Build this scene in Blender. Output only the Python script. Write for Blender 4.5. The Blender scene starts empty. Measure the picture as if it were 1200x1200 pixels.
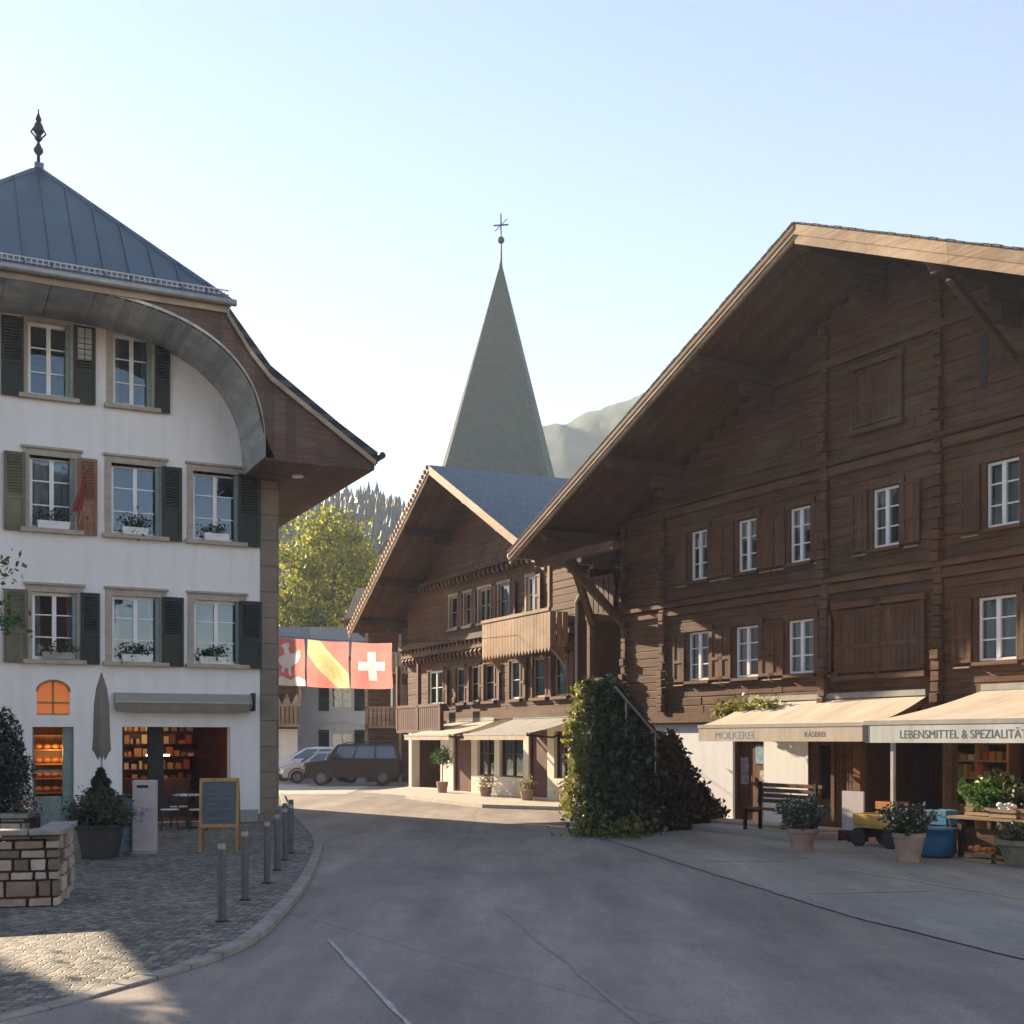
import bpy, math, random
import numpy as np
from mathutils import Vector, Matrix
random.seed(7); rng = np.random.default_rng(11)
S = bpy.context.scene
COL = S.collection
R = math.radians
# ------------------------------------------------------------------ camera, world, sun, exposure
cam = bpy.data.cameras.new("camera"); co = bpy.data.objects.new("camera", cam); COL.objects.link(co)
co.location = (0, 0, 2.0); co.rotation_euler = (R(90), 0, 0)
cam.sensor_width = 36; cam.lens = 42.0; cam.shift_y = 0.2233; cam.clip_end = 6000; cam.clip_start = 0.1
S.camera = co
SUN_EL, SUN_AZ = 22.0, -44.0          # azimuth clockwise from +Y (camera direction); the sun stands back left
W = bpy.data.worlds.new("World"); S.world = W; W.use_nodes = True
wn = W.node_tree.nodes; wl = W.node_tree.links
sky = wn.new("ShaderNodeTexSky"); sky.sky_type = 'NISHITA'; sky.sun_disc = False
sky.sun_elevation = R(SUN_EL); sky.sun_rotation = R(SUN_AZ)
sky.air_density = 1.0; sky.dust_density = 0.15; sky.ozone_density = 1.6; sky.altitude = 1000
tn = wn.new('ShaderNodeMix'); tn.data_type = 'RGBA'; tn.blend_type = 'MULTIPLY'; tn.inputs[0].default_value = 1; tn.inputs[7].default_value = (1.15, .975, .89, 1)
wl.new(sky.outputs[0], tn.inputs[6]); wl.new(tn.outputs[2], wn["Background"].inputs[0]); wn["Background"].inputs[1].default_value = 0.10
sl = bpy.data.lights.new("sun", 'SUN'); sl.energy = 5.0; sl.angle = R(0.5); sl.color = (1.0, 0.80, 0.56)
so = bpy.data.objects.new("sun", sl); COL.objects.link(so)
sd = Vector((math.sin(R(SUN_AZ)) * math.cos(R(SUN_EL)), math.cos(R(SUN_AZ)) * math.cos(R(SUN_EL)), math.sin(R(SUN_EL))))
so.rotation_euler = sd.to_track_quat('Z', 'Y').to_euler(); so.location = (-30, 20, 40)
S.view_settings.view_transform = 'Standard'; S.view_settings.look = 'None'
HAZE = 0.0010
S.view_settings.exposure = 1.78; S.view_settings.gamma = 1

# ------------------------------------------------------------------ frames: local x along a facade, y into the house, z up
class Fr:
    def __init__(s, ox, oy, dx, dy):
        l = math.hypot(dx, dy); s.o = (ox, oy); s.d = (dx / l, dy / l); s.i = (-s.d[1], s.d[0])
        s.rot = math.atan2(s.d[1], s.d[0])
    def w(s, x, y, z=0):
        return (s.o[0] + x * s.d[0] + y * s.i[0], s.o[1] + x * s.d[1] + y * s.i[1], z)
    def pix(s, px, py, y=0):
        a = (px - 600) / 1400; b = (868 - py) / 1400
        Y = (y + s.o[0] * s.i[0] + s.o[1] * s.i[1]) / (a * s.i[0] + s.i[1]); X = a * Y
        return (X - s.o[0]) * s.d[0] + (Y - s.o[1]) * s.d[1], 2 + b * Y
def gp(px, py, z=0.0):
    Y = (2 - z) * 1400 / (py - 868); return ((px - 600) / 1400 * Y, Y)
FR = Fr(5.6, 28.5, .5145, -.8575)      # big timber house
FL = Fr(-5.68, 28.9, .8975, .441)      # white house
FM = Fr(1.6, 37.4, .457, -.889)        # middle timber house

# ------------------------------------------------------------------ mesh builder
class MB:
    def __init__(s): s.v = []; s.f = []
    def poly(s, pts):
        n = len(s.v); s.v += [tuple(p) for p in pts]; s.f.append(tuple(range(n, n + len(pts)))); return s
    def hexa(s, p):
        n = len(s.v); s.v += [tuple(q) for q in p]
        for f in ((0,3,2,1),(4,5,6,7),(0,1,5,4),(1,2,6,5),(2,3,7,6),(3,0,4,7)): s.f.append(tuple(n + i for i in f))
        return s
    def box(s, x0, x1, y0, y1, z0, z1):
        return s.hexa([(x0,y0,z0),(x1,y0,z0),(x1,y1,z0),(x0,y1,z0),(x0,y0,z1),(x1,y0,z1),(x1,y1,z1),(x0,y1,z1)])
    def beam(s, a, b, w, h, up=(0,0,1)):
        a = Vector(a); b = Vector(b); d = (b - a).normalized(); u = Vector(up)
        sx = d.cross(u)
        if sx.length < 1e-4: sx = d.cross(Vector((1,0,0)))
        sx.normalize(); uz = sx.cross(d).normalized(); sx *= w / 2; uz *= h / 2
        return s.hexa([a-sx-uz, a+sx-uz, b+sx-uz, b-sx-uz, a-sx+uz, a+sx+uz, b+sx+uz, b-sx+uz])
    def extr(s, pts, off):
        """polygon pts (3d) swept by vector off, closed"""
        n = len(s.v); k = len(pts); o = Vector(off)
        s.v += [tuple(p) for p in pts] + [tuple(Vector(p) + o) for p in pts]
        s.f.append(tuple(range(n + k - 1, n - 1, -1))); s.f.append(tuple(range(n + k, n + 2 * k)))
        for i in range(k):
            j = (i + 1) % k; s.f.append((n + i, n + j, n + k + j, n + k + i))
        return s
    def tube(s, pts, rad, n=8, cap=True):
        base = len(s.v); P = [Vector(p) for p in pts]; m = len(P)
        for i, p in enumerate(P):
            d = (P[min(i+1, m-1)] - P[max(i-1, 0)]).normalized()
            a = d.cross(Vector((0,0,1)));
            if a.length < 1e-3: a = d.cross(Vector((0,1,0)))
            a.normalize(); b = a.cross(d); r = rad[i] if hasattr(rad, '__len__') else rad
            for k in range(n):
                t = 2 * math.pi * k / n; s.v.append(tuple(p + a * (r * math.cos(t)) + b * (r * math.sin(t))))
        for i in range(m - 1):
            for k in range(n):
                k2 = (k + 1) % n
                s.f.append((base+i*n+k, base+i*n+k2, base+(i+1)*n+k2, base+(i+1)*n+k))
        if cap:
            s.f.append(tuple(base + k for k in range(n - 1, -1, -1))); s.f.append(tuple(base + (m-1)*n + k for k in range(n)))
        return s
    def lathe(s, cx, cy, prof, n=20):
        base = len(s.v); m = len(prof)
        for r, z in prof:
            for k in range(n):
                t = 2 * math.pi * k / n; s.v.append((cx + r * math.cos(t), cy + r * math.sin(t), z))
        for i in range(m - 1):
            for k in range(n):
                k2 = (k + 1) % n; s.f.append((base+i*n+k, base+i*n+k2, base+(i+1)*n+k2, base+(i+1)*n+k))
        s.f.append(tuple(base + k for k in range(n - 1, -1, -1))); s.f.append(tuple(base + (m-1)*n + k for k in range(n)))
        return s
    def ball(s, c, r, n=8, m=5, sq=(1,1,1)):
        base = len(s.v)
        for i in range(m + 1):
            th = math.pi * i / m
            for k in range(n):
                t = 2*math.pi*k/n
                s.v.append((c[0]+r*sq[0]*math.sin(th)*math.cos(t), c[1]+r*sq[1]*math.sin(th)*math.sin(t), c[2]-r*sq[2]*math.cos(th)))
        for i in range(m):
            for k in range(n):
                k2=(k+1)%n; s.f.append((base+i*n+k, base+i*n+k2, base+(i+1)*n+k2, base+(i+1)*n+k))
        return s
    def build(s, name, mat, parent=None, smooth=False, bevel=0):
        me = bpy.data.meshes.new(name); me.from_pydata(s.v, [], s.f); me.update()
        if mat: me.materials.append(mat)
        if smooth:
            for p in me.polygons: p.use_smooth = True
        o = bpy.data.objects.new(name, me); COL.objects.link(o)
        if parent: o.parent = parent
        if bevel:
            b = o.modifiers.new("bevel", 'BEVEL'); b.width = bevel; b.segments = 2; b.limit_method = 'ANGLE'
        return o
def tag(o, label, cat, group=None):
    o['label'] = label; o['category'] = cat
    if group: o['group'] = group
    return o
def struct(o, kind='structure'):
    o['kind'] = kind; return o
def thing(name, label, cat, loc=(0,0,0), rz=0, group=None):
    o = bpy.data.objects.new(name, None); COL.objects.link(o); o.location = loc; o.rotation_euler = (0,0,rz)
    o.empty_display_size = .2
    return tag(o, label, cat, group)
def copy_tree(o, loc=None, rz=None, label=None, parent=None):
    c = o.copy(); COL.objects.link(c); c.parent = parent
    if loc is not None: c.location = loc
    if rz is not None: c.rotation_euler = (0,0,rz)
    if label: c['label'] = label
    for ch in list(o.children): copy_tree(ch, parent=c)
    return c

# ------------------------------------------------------------------ materials
class NT:
    def __init__(s, name):
        s.m = bpy.data.materials.new(name); s.m.use_nodes = True; s.t = s.m.node_tree
        s.b = s.t.nodes["Principled BSDF"]; s.co = None
    def n(s, typ, **kw):
        nd = s.t.nodes.new(typ)
        for k, v in kw.items():
            if k.startswith('i_'): nd.inputs[int(k[2:])].default_value = v
            else: setattr(nd, k, v)
        return nd
    def l(s, a, b): s.t.links.new(a, b)
    def coord(s, scale=(1,1,1), rot=(0,0,0)):
        if not s.co: s.co = s.n("ShaderNodeTexCoord")
        mp = s.n("ShaderNodeMapping"); mp.inputs['Scale'].default_value = scale; mp.inputs['Rotation'].default_value = rot
        s.l(s.co.outputs['Object'], mp.inputs[0]); return mp.outputs[0]
    def noise(s, vec, scale, detail=4, rough=.6):
        nd = s.n("ShaderNodeTexNoise"); nd.inputs['Scale'].default_value = scale; nd.inputs['Detail'].default_value = detail
        nd.inputs['Roughness'].default_value = rough; s.l(vec, nd.inputs['Vector']); return nd.outputs['Fac']
    def ramp(s, fac, stops):
        r = s.n("ShaderNodeValToRGB"); e = r.color_ramp.elements
        while len(e) < len(stops): e.new(.5)
        for i, (p, c) in enumerate(stops): e[i].position = p; e[i].color = (*c, 1) if len(c) == 3 else c
        s.l(fac, r.inputs[0]); return r.outputs[0]
    def mix(s, fac, a, b, mode='MIX'):
        m = s.n("ShaderNodeMix"); m.data_type = 'RGBA'; m.blend_type = mode
        for sock, val in ((m.inputs[0], fac), (m.inputs[6], a), (m.inputs[7], b)):
            if isinstance(val, (int, float)): sock.default_value = val
            elif isinstance(val, tuple): sock.default_value = (*val, 1) if len(val) == 3 else val
            else: s.l(val, sock)
        return m.outputs[2]
    def bump(s, h, strength=.3, dist=.02):
        b = s.n("ShaderNodeBump"); b.inputs['Strength'].default_value = strength; b.inputs['Distance'].default_value = dist
        s.l(h, b.inputs['Height']); s.l(b.outputs[0], s.b.inputs['Normal']); return b
    def out(s, col, rough=.8, metal=0, spec=None):
        if isinstance(col, tuple): s.b.inputs['Base Color'].default_value = (*col, 1)
        else: s.l(col, s.b.inputs['Base Color'])
        if isinstance(rough, (int, float)): s.b.inputs['Roughness'].default_value = rough
        else: s.l(rough, s.b.inputs['Roughness'])
        s.b.inputs['Metallic'].default_value = metal
        if spec is not None: s.b.inputs['Specular IOR Level'].default_value = spec
        return s.m
def sc(c, k): return tuple(min(1, max(0, x * k)) for x in c)
def plain(name, c, rough=.6, metal=0, var=.18, scale=6, bump=.05):
    t = NT(name); v = t.coord(); f = t.noise(v, scale, 5)
    col = t.ramp(f, [(.3, sc(c, 1 - var)), (.7, sc(c, 1 + var))])
    if bump: t.bump(t.noise(v, scale * 8, 3), bump, .01)
    return t.out(col, rough, metal)
def wood(name, c1, c2, axis=0, rough=.75, grain=1.0, plank=None):
    """grain runs along the given local axis; plank = board width for tone steps across z"""
    t = NT(name); s = [9, 9, 9]; s[axis] = .5; v = t.coord(tuple(s))
    f = t.noise(v, 2.2 * grain, 6, .65); s2 = [40, 40, 40]; s2[axis] = 1.0
    g = t.noise(t.coord(tuple(s2)), 2, 3)
    big = t.noise(t.coord(), .5, 3)
    col = t.ramp(f, [(.28, c1), (.72, c2)])
    col = t.mix(.55, col, t.ramp(g, [(.3, (.45,.45,.45)), (.7, (1,1,1))]), 'MULTIPLY')
    col = t.mix(.6, col, t.ramp(big, [(.3, (.42,.40,.40)), (.5, (.85,.83,.8)), (.72, (1.25,1.15,1.0))]), 'MULTIPLY')
    sv = t.noise(t.coord((.5,.5,.9)), 1.1, 5, .7); msk = t.ramp(sv, [(.48, (0,0,0)), (.66, (1,1,1))]); avg = tuple((a+b_)*.5 for a, b_ in zip(c1, c2)); L_ = sum(avg)/3
    mm = t.n("ShaderNodeMix"); mm.data_type = 'RGBA'; t.l(msk, mm.inputs[0]); t.l(col, mm.inputs[6]); mm.inputs[7].default_value = (L_*1.9, L_*1.45, L_*1.0, 1)
    col = t.mix(.5, col, mm.outputs[2])
    gi = t.n("ShaderNodeNewGeometry")
    col = t.mix(.75, col, t.ramp(gi.outputs['Random Per Island'], [(0, (.55,.55,.55)), (.5, (.85,.82,.8)), (1, (1,1,1))]), 'MULTIPLY')
    t.bump(g, .35, .008); return t.out(col, rough, 0, .3)
def stucco(name, c):
    t = NT(name); v = t.coord(); a = t.noise(v, .7, 5); b = t.noise(v, 60, 4)
    st = t.noise(t.coord((3, 3, .35)), 1.3, 4)
    col = t.mix(.5, t.ramp(a, [(.3, sc(c, .93)), (.7, c)]), t.ramp(st, [(.33, (.87,.86,.845)), (.55, (1,1,1))]), 'MULTIPLY')
    t.bump(b, .25, .01); return t.out(col, .9)
def glass_mat(name, refl=.25, tint=(.75,.8,.82)):
    t = NT(name); tr = t.n("ShaderNodeBsdfTransparent"); tr.inputs[0].default_value = (*tint, 1)
    g = t.n("ShaderNodeBsdfGlossy"); g.inputs['Roughness'].default_value = .03; g.inputs[0].default_value = (.9,.95,1,1)
    lw = t.n("ShaderNodeLayerWeight"); lw.inputs[0].default_value = .35
    nz = t.noise(t.coord(), 1.3, 2); bp = t.n("ShaderNodeBump"); bp.inputs['Strength'].default_value = .12; bp.inputs['Distance'].default_value = .05
    t.l(nz, bp.inputs['Height']); t.l(bp.outputs[0], g.inputs['Normal'])
    ma = t.n("ShaderNodeMath", operation='MULTIPLY_ADD'); ma.inputs[1].default_value = .3; ma.inputs[2].default_value = refl
    t.l(lw.outputs['Fresnel'], ma.inputs[0]); mx = t.n("ShaderNodeMixShader"); t.l(ma.outputs[0], mx.inputs[0])
    t.l(tr.outputs[0], mx.inputs[1]); t.l(g.outputs[0], mx.inputs[2])
    t.l(mx.outputs[0], t.t.nodes["Material Output"].inputs[0]); return t.m
def leaf_mat(name, cs, trans=.35, rough=.5):
    t = NT(name); gi = t.n("ShaderNodeNewGeometry"); k = len(cs)
    col = t.ramp(gi.outputs['Random Per Island'], [(i / max(1, k - 1), c) for i, c in enumerate(cs)])
    big = t.noise(t.coord(), .9, 3); col = t.mix(.5, col, t.ramp(big, [(.35, (.6,.62,.55)), (.65, (1.1,1.08,1.0))]), 'MULTIPLY')
    t.l(col, t.b.inputs['Base Color']); t.b.inputs['Roughness'].default_value = rough
    tl = t.n("ShaderNodeBsdfTranslucent"); t.l(col, tl.inputs[0]); mx = t.n("ShaderNodeMixShader"); mx.inputs[0].default_value = trans
    t.l(t.b.outputs[0], mx.inputs[1]); t.l(tl.outputs[0], mx.inputs[2]); t.l(mx.outputs[0], t.t.nodes["Material Output"].inputs[0])
    return t.m
def canvas(name, c, trans=.25):
    t = NT(name); f = t.noise(t.coord((2, 1, 1)), 1.4, 5); w = t.noise(t.coord(), 90, 2)
    col = t.mix(.5, t.ramp(f, [(.3, sc(c, .82)), (.7, c)]), t.ramp(t.noise(t.coord((3.5, .5, .5)), 1.2, 4, .7), [(.35, (.74,.71,.66)), (.6, (1,1,1))]), 'MULTIPLY'); t.l(col, t.b.inputs['Base Color']); t.b.inputs['Roughness'].default_value = .9
    t.bump(w, .15, .004); tl = t.n("ShaderNodeBsdfTranslucent"); t.l(col, tl.inputs[0])
    mx = t.n("ShaderNodeMixShader"); mx.inputs[0].default_value = trans
    t.l(t.b.outputs[0], mx.inputs[1]); t.l(tl.outputs[0], mx.inputs[2]); t.l(mx.outputs[0], t.t.nodes["Material Output"].inputs[0])
    return t.m
def emit(name, c, k):
    t = NT(name); t.out(c, .6); t.b.inputs['Emission Color'].default_value = (*c, 1); t.b.inputs['Emission Strength'].default_value = k; return t.m
def bricks(name, c1, c2, cm, sw, sh, axes=(0, 2), rough=.75, mortar=.015, bump=.6, off=.5, metal=0):
    t = NT(name); v = t.coord(); sp = t.n("ShaderNodeSeparateXYZ"); t.l(v, sp.inputs[0]); cb = t.n("ShaderNodeCombineXYZ")
    t.l(sp.outputs[axes[0]], cb.inputs[0]); t.l(sp.outputs[axes[1]], cb.inputs[1])
    b = t.n("ShaderNodeTexBrick"); b.offset = off; b.inputs['Scale'].default_value = 1; b.inputs['Brick Width'].default_value = sw; b.inputs['Row Height'].default_value = sh
    b.inputs['Mortar Size'].default_value = mortar; b.inputs['Mortar Smooth'].default_value = .3
    b.inputs['Color1'].default_value = (*c1, 1); b.inputs['Color2'].default_value = (*c2, 1); b.inputs['Mortar'].default_value = (*cm, 1)
    t.l(cb.outputs[0], b.inputs['Vector'])
    f = t.noise(v, 3, 5); col = t.mix(.6, b.outputs['Color'], t.ramp(f, [(.3, (.6,.6,.6)), (.7, (1,1,1))]), 'MULTIPLY')
    inv = t.n("ShaderNodeMath", operation='SUBTRACT'); inv.inputs[0].default_value = 1; t.l(b.outputs['Fac'], inv.inputs[1])
    t.bump(inv.outputs[0], bump, .02); return t.out(col, rough, metal)
def asphalt(name, c, patch=.25):
    t = NT(name); v = t.coord(); big = t.noise(t.coord((1, .35, 1)), .35, 6, .6); mid = t.noise(v, 1.7, 6, .7)
    fine = t.noise(v, 140, 2); col = t.ramp(big, [(.32, sc(c, 1 - patch)), (.5, c), (.7, sc(c, 1 + patch * 1.3))])
    col = t.mix(.7, col, t.ramp(mid, [(.3, (.78,.78,.8)), (.7, (1.08,1.07,1.05))]), 'MULTIPLY')
    col = t.mix(.6, col, t.ramp(fine, [(.35, (.6,.6,.6)), (.65, (1.25,1.25,1.25))]), 'MULTIPLY')
    sp = t.noise(v, 26, 4, .75); col = t.mix(.75, col, t.ramp(sp, [(.3, (.72,.72,.73)), (.52, (1,1,1)), (.75, (1.3,1.28,1.25))]), 'MULTIPLY')
    wear = t.noise(t.coord((1.1, .16, 1), (0, 0, .28)), 1.1, 5, .65); col = t.mix(.8, col, t.ramp(wear, [(.35, (.78,.78,.79)), (.5, (1,1,1)), (.68, (1.35,1.33,1.28))]), 'MULTIPLY')
    vo = t.n("ShaderNodeTexVoronoi"); vo.feature = 'DISTANCE_TO_EDGE'; vo.inputs['Scale'].default_value = .16
    wv = t.mix(.5, v, t.n("ShaderNodeTexNoise", ).outputs[1]); t.l(wv, vo.inputs['Vector'])
    cr = t.ramp(vo.outputs['Distance'], [(0, (.75,.75,.75)), (.002, (1,1,1))])
    col = t.mix(.8, col, cr, 'MULTIPLY')
    t.bump(fine, .35, .006); return t.out(col, .78, 0, .35)
def cobble(name, c):
    t = NT(name); v = t.coord(); ds = t.n("ShaderNodeTexNoise"); ds.inputs['Scale'].default_value = .6; t.l(v, ds.inputs['Vector'])
    vv = t.mix(.12, v, ds.outputs[1])
    a = t.n("ShaderNodeTexVoronoi"); a.feature = 'DISTANCE_TO_EDGE'; a.inputs['Scale'].default_value = 12.5; a.inputs['Randomness'].default_value = .4; t.l(vv, a.inputs['Vector'])
    b = t.n("ShaderNodeTexVoronoi"); b.inputs['Scale'].default_value = 12.5; b.inputs['Randomness'].default_value = .4; t.l(vv, b.inputs['Vector'])
    sx = t.n("ShaderNodeSeparateColor"); t.l(b.outputs['Color'], sx.inputs[0])
    col = t.ramp(sx.outputs[0], [(0, sc(c, .55)), (.45, c), (.8, sc(c, 1.35)), (1, (c[0]*1.9, c[1]*1.75, c[2]*1.6))])
    big = t.noise(v, .45, 5); col = t.mix(.7, col, t.ramp(big, [(.35, (.6,.62,.52)), (.6, (1,1,1))]), 'MULTIPLY')
    h = t.ramp(a.outputs['Distance'], [(0, (0,0,0)), (.12, (1,1,1))]); col = t.mix(1, col, t.ramp(a.outputs['Distance'], [(0, (.3,.3,.27)), (.09, (1,1,1))]), 'MULTIPLY')
    t.bump(h, .7, .02); return t.out(col, .7, 0, .4)

M = {}
M['stucco'] = stucco('white_render', (.87,.83,.79)); M['stucco_warm'] = stucco('cream_render', (.72,.66,.56))
M['stucco_blue'] = stucco('cool_white_render', (.86,.87,.88)); M['greywall'] = stucco('grey_render', (.35,.33,.3))
M['sandstone'] = bricks('sandstone_blocks', (.30,.235,.17), (.24,.20,.155), (.12,.10,.08), 3.0, .62, (0, 2), .85, .012)
M['surround'] = plain('window_stone', (.42,.36,.29), .85); M['jamb'] = plain('jamb_paint', (.17,.23,.21), .6)
M['green'] = wood('green_shutter_paint', (.022,.036,.028), (.045,.06,.045), 2, .55); M['green_faded'] = wood('faded_shutter_paint', (.15,.145,.09), (.26,.24,.16), 2, .6)
M['rust'] = wood('flare_tinted_shutter_paint', (.30,.11,.05), (.45,.2,.1), 2, .6)  # orange glow of the lens flare painted as a shutter colour
M['frame_white'] = plain('white_window_paint', (.80,.79,.76), .4, var=.06); M['glass'] = glass_mat('window_glass', .04)
M['glass_dark'] = glass_mat('dim_window_glass', .10, (.5,.52,.5))
M['curtain'] = canvas('curtain_cloth', (.75,.74,.70), .3); M['dark'] = plain('dark_interior', (.035,.028,.022), .8)
M['logs'] = wood('dark_weathered_logs', (.055,.022,.009), (.26,.115,.045), 0, .72)
M['logs_mid'] = wood('brown_weathered_logs', (.055,.023,.01), (.24,.11,.045), 0, .75)
M['plank_v'] = wood('brown_upright_boards', (.06,.024,.01), (.25,.108,.042), 2, .72)
M['plank_y'] = wood('brown_boards_running_in', (.045,.024,.013), (.12,.066,.037), 1, .75)
M['beam_y'] = wood('brown_beam', (.06,.032,.018), (.17,.095,.055), 1, .75)
M['eave_boards'] = wood('warm_eave_boards', (.09,.05,.032), (.22,.125,.08), 0, .7)
M['fascia'] = wood('pale_verge_board', (.26,.16,.09), (.62,.44,.28), 0, .7); M['fascia_tan'] = wood('tan_verge_board', (.34,.255,.165), (.48,.38,.27), 0, .6)
M['panel_blue'] = wood('blue_grey_panels', (.44,.50,.52), (.58,.63,.65), 1, .55)
M['sunny_wood'] = wood('sunlit_honey_boards', (.22,.12,.06), (.52,.33,.19), 2, .7)  # balcony boards brighter than the logs: sunshine put into the wood colour
M['ochre_wood'] = wood('golden_pine', (.42,.22,.07), (.62,.36,.13), 2, .5); M['pale_wood'] = wood('pale_plank', (.28,.19,.11), (.45,.32,.2), 0, .6)
M['red_wood'] = wood('red_brown_boards', (.09,.025,.018), (.2,.06,.04), 2, .6)
M['metal_roof'] = plain('blue_grey_sheet_metal', (.085,.12,.15), .42, .55, .15, 1.2, .02)
M['tile'] = bricks('dark_roof_tiles', (.055,.058,.055), (.085,.085,.08), (.02,.02,.02), .2, .16, (1, 2), .8)
M['slate'] = bricks('blue_slate_tiles', (.06,.085,.11), (.10,.125,.15), (.03,.04,.05), .24, .12, (1, 2), .5)
M['tile_red'] = bricks('red_brown_tiles', (.16,.085,.06), (.11,.07,.055), (.04,.03,.025), .22, .2, (0, 2), .85)
M['shingle'] = bricks('spire_shingles', (.07,.088,.076), (.085,.103,.09), (.055,.07,.06), .34, .22, (0, 2), .8, .012, .3)
M['iron'] = plain('wrought_iron', (.03,.032,.035), .5, .6); M['zinc'] = plain('dull_zinc', (.30,.29,.27), .5, .5)
M['steel'] = plain('galvanised_post', (.105,.105,.108), .5, .4); M['canvas'] = canvas('cream_awning_cloth', (.80,.68,.54), .3)
M['canvas_grey'] = canvas('grey_awning_cloth', (.42,.41,.38), .2); M['canvas_pale'] = canvas('pale_valance_cloth', (.66,.67,.62), .15)
M['canvas_brown'] = canvas('taupe_parasol_cloth', (.30,.25,.21), .15)
M['asphalt'] = asphalt('road_asphalt', (.29,.25,.215), .28); M['asphalt_pale'] = asphalt('forecourt_asphalt', (.30,.275,.235), .18)
M['asphalt_lane'] = asphalt('side_lane_asphalt', (.24,.225,.215), .2)
M['tar'] = plain('tar_joint', (.24,.215,.19), .7); M['line_y'] = plain('worn_yellow_paint', (.42,.34,.17), .7, var=.35, scale=9)
M['line_w'] = plain('worn_white_paint', (.36,.36,.35), .7, var=.35, scale=9); M['kerb'] = plain('granite_kerb', (.27,.24,.205), .8, var=.3, scale=4)
M['cobble'] = cobble('cobblestones', (.20,.18,.155)); M['concrete'] = plain('pale_concrete', (.42,.38,.32), .85, var=.15, scale=2)
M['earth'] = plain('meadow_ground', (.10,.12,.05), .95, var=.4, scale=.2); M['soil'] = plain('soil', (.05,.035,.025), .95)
M['stone'] = bricks('rubble_masonry', (.34,.25,.19), (.19,.15,.125), (.07,.06,.05), .31, .19, (0, 2), .85, .03, 1.0, .37)
M['cap'] = plain('stone_coping', (.27,.245,.22), .85, var=.25); M['bark'] = plain('bark', (.08,.06,.045), .95, var=.4, scale=9, bump=.5)
M['terracotta'] = plain('weathered_terracotta', (.36,.24,.18), .85, var=.25, scale=5, bump=.2); M['blackpot'] = plain('dark_planter', (.035,.028,.025), .6)
M['stoneware'] = plain('mossy_stone_trough', (.20,.175,.12), .9, var=.3); M['blue'] = plain('blue_plastic', (.03,.16,.30), .45, var=.3, scale=3)
M['yellow'] = plain('yellow_crate', (.50,.31,.07), .6); M['orange'] = plain('orange_squash', (.50,.17,.03), .5, var=.35, scale=7); M['white'] = plain('white_paint', (.75,.75,.73), .5, var=.08)
M['offwhite'] = plain('grey_white_metal', (.44,.40,.385), .5, var=.1); M['board'] = plain('chalkboard_slate', (.075,.095,.105), .7, var=.2, scale=3)
M['chalk'] = plain('chalk_marks', (.27,.31,.33), .9); M['chalk_red'] = plain('red_chalk_marks', (.33,.16,.13), .9)
M['lampwarm'] = emit('warm_lamp', (1,.62,.25), 5); M['backlit'] = emit('amber_lit_glass', (.62,.17,.04), .14)
t_ = NT('mixed_goods'); gi_ = t_.n("ShaderNodeNewGeometry")
M['goods'] = t_.out(t_.ramp(gi_.outputs['Random Per Island'], [(0,(.5,.2,.06)),(.2,(.12,.05,.03)),(.4,(.55,.42,.25)),(.55,(.10,.14,.05)),(.7,(.6,.5,.4)),(.85,(.35,.05,.03)),(1,(.5,.33,.08))]), .6)
M['rubber'] = plain('rubber', (.02,.02,.02), .8); M['rim'] = plain('alloy', (.16,.16,.165), .35, .7); M['car_glass'] = plain('car_glass', (.13,.145,.155), .05, .6, .1, 1, 0)
M['car_bronze'] = plain('bronze_car_paint', (.045,.037,.028), .2, .4, .1, 1, 0); M['car_white'] = plain('white_car_paint', (.62,.66,.72), .25, .1, .05, 1, 0)
M['car_silver'] = plain('silver_car_paint', (.50,.47,.44), .28, .5, .06, 1, 0); M['lens'] = plain('lamp_lens', (.7,.7,.68), .12, 0, .05, 1, 0)
M['flag_red'] = canvas('red_flag_cloth', (.74,.27,.25), .55); M['flag_white'] = canvas('white_flag_cloth', (.88,.85,.82), .55)
M['flag_yellow'] = canvas('yellow_flag_cloth', (.82,.62,.34), .55); M['flag_bear'] = canvas('faded_bear_print', (.55,.52,.26), .55)
M['flag_pink'] = canvas('rose_flag_cloth', (.55,.14,.14), .45)
M['poster'] = plain('poster_blue', (.16,.27,.34), .6, var=.5, scale=9); M['poster2'] = plain('poster_mixed', (.34,.30,.32), .6, var=.8, scale=12)
M['letter'] = plain('sign_lettering', (.07,.09,.10), .7)
M['L_tree'] = leaf_mat('sunlit_tree_leaves', [(.08,.11,.018), (.19,.22,.028), (.36,.35,.04), (.52,.44,.05)], .55)
M['L_dark'] = leaf_mat('dark_conifer_needles', [(.012,.022,.012), (.025,.04,.02), (.04,.055,.025)], .15)
M['L_ivy'] = leaf_mat('ivy_leaves', [(.02,.035,.014), (.045,.065,.022), (.08,.10,.032), (.17,.17,.055)], .42)
M['L_russet'] = leaf_mat('russet_creeper_leaves', [(.07,.028,.014), (.11,.045,.02), (.06,.05,.022), (.14,.07,.025)], .35)
M['L_gold'] = leaf_mat('yellow_green_leaves', [(.10,.13,.02), (.20,.21,.04), (.32,.28,.07)], .45)
M['L_shrub'] = leaf_mat('shrub_leaves', [(.03,.045,.02), (.06,.08,.03), (.10,.11,.05), (.16,.15,.09)], .3)
M['L_green'] = leaf_mat('fresh_greens', [(.03,.08,.012), (.06,.14,.02), (.10,.2,.035)], .4)
M['L_flower'] = leaf_mat('flower_petals', [(.55,.16,.12), (.7,.55,.45), (.6,.3,.12), (.3,.2,.08)], .35)
M['L_forest'] = leaf_mat('spruce_forest', [(.012,.03,.02), (.022,.042,.024), (.035,.055,.03)], .1)
M['mountain'] = plain('mountain_slopes', (.045,.075,.045), .95, var=.6, scale=.09, bump=.0)

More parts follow.
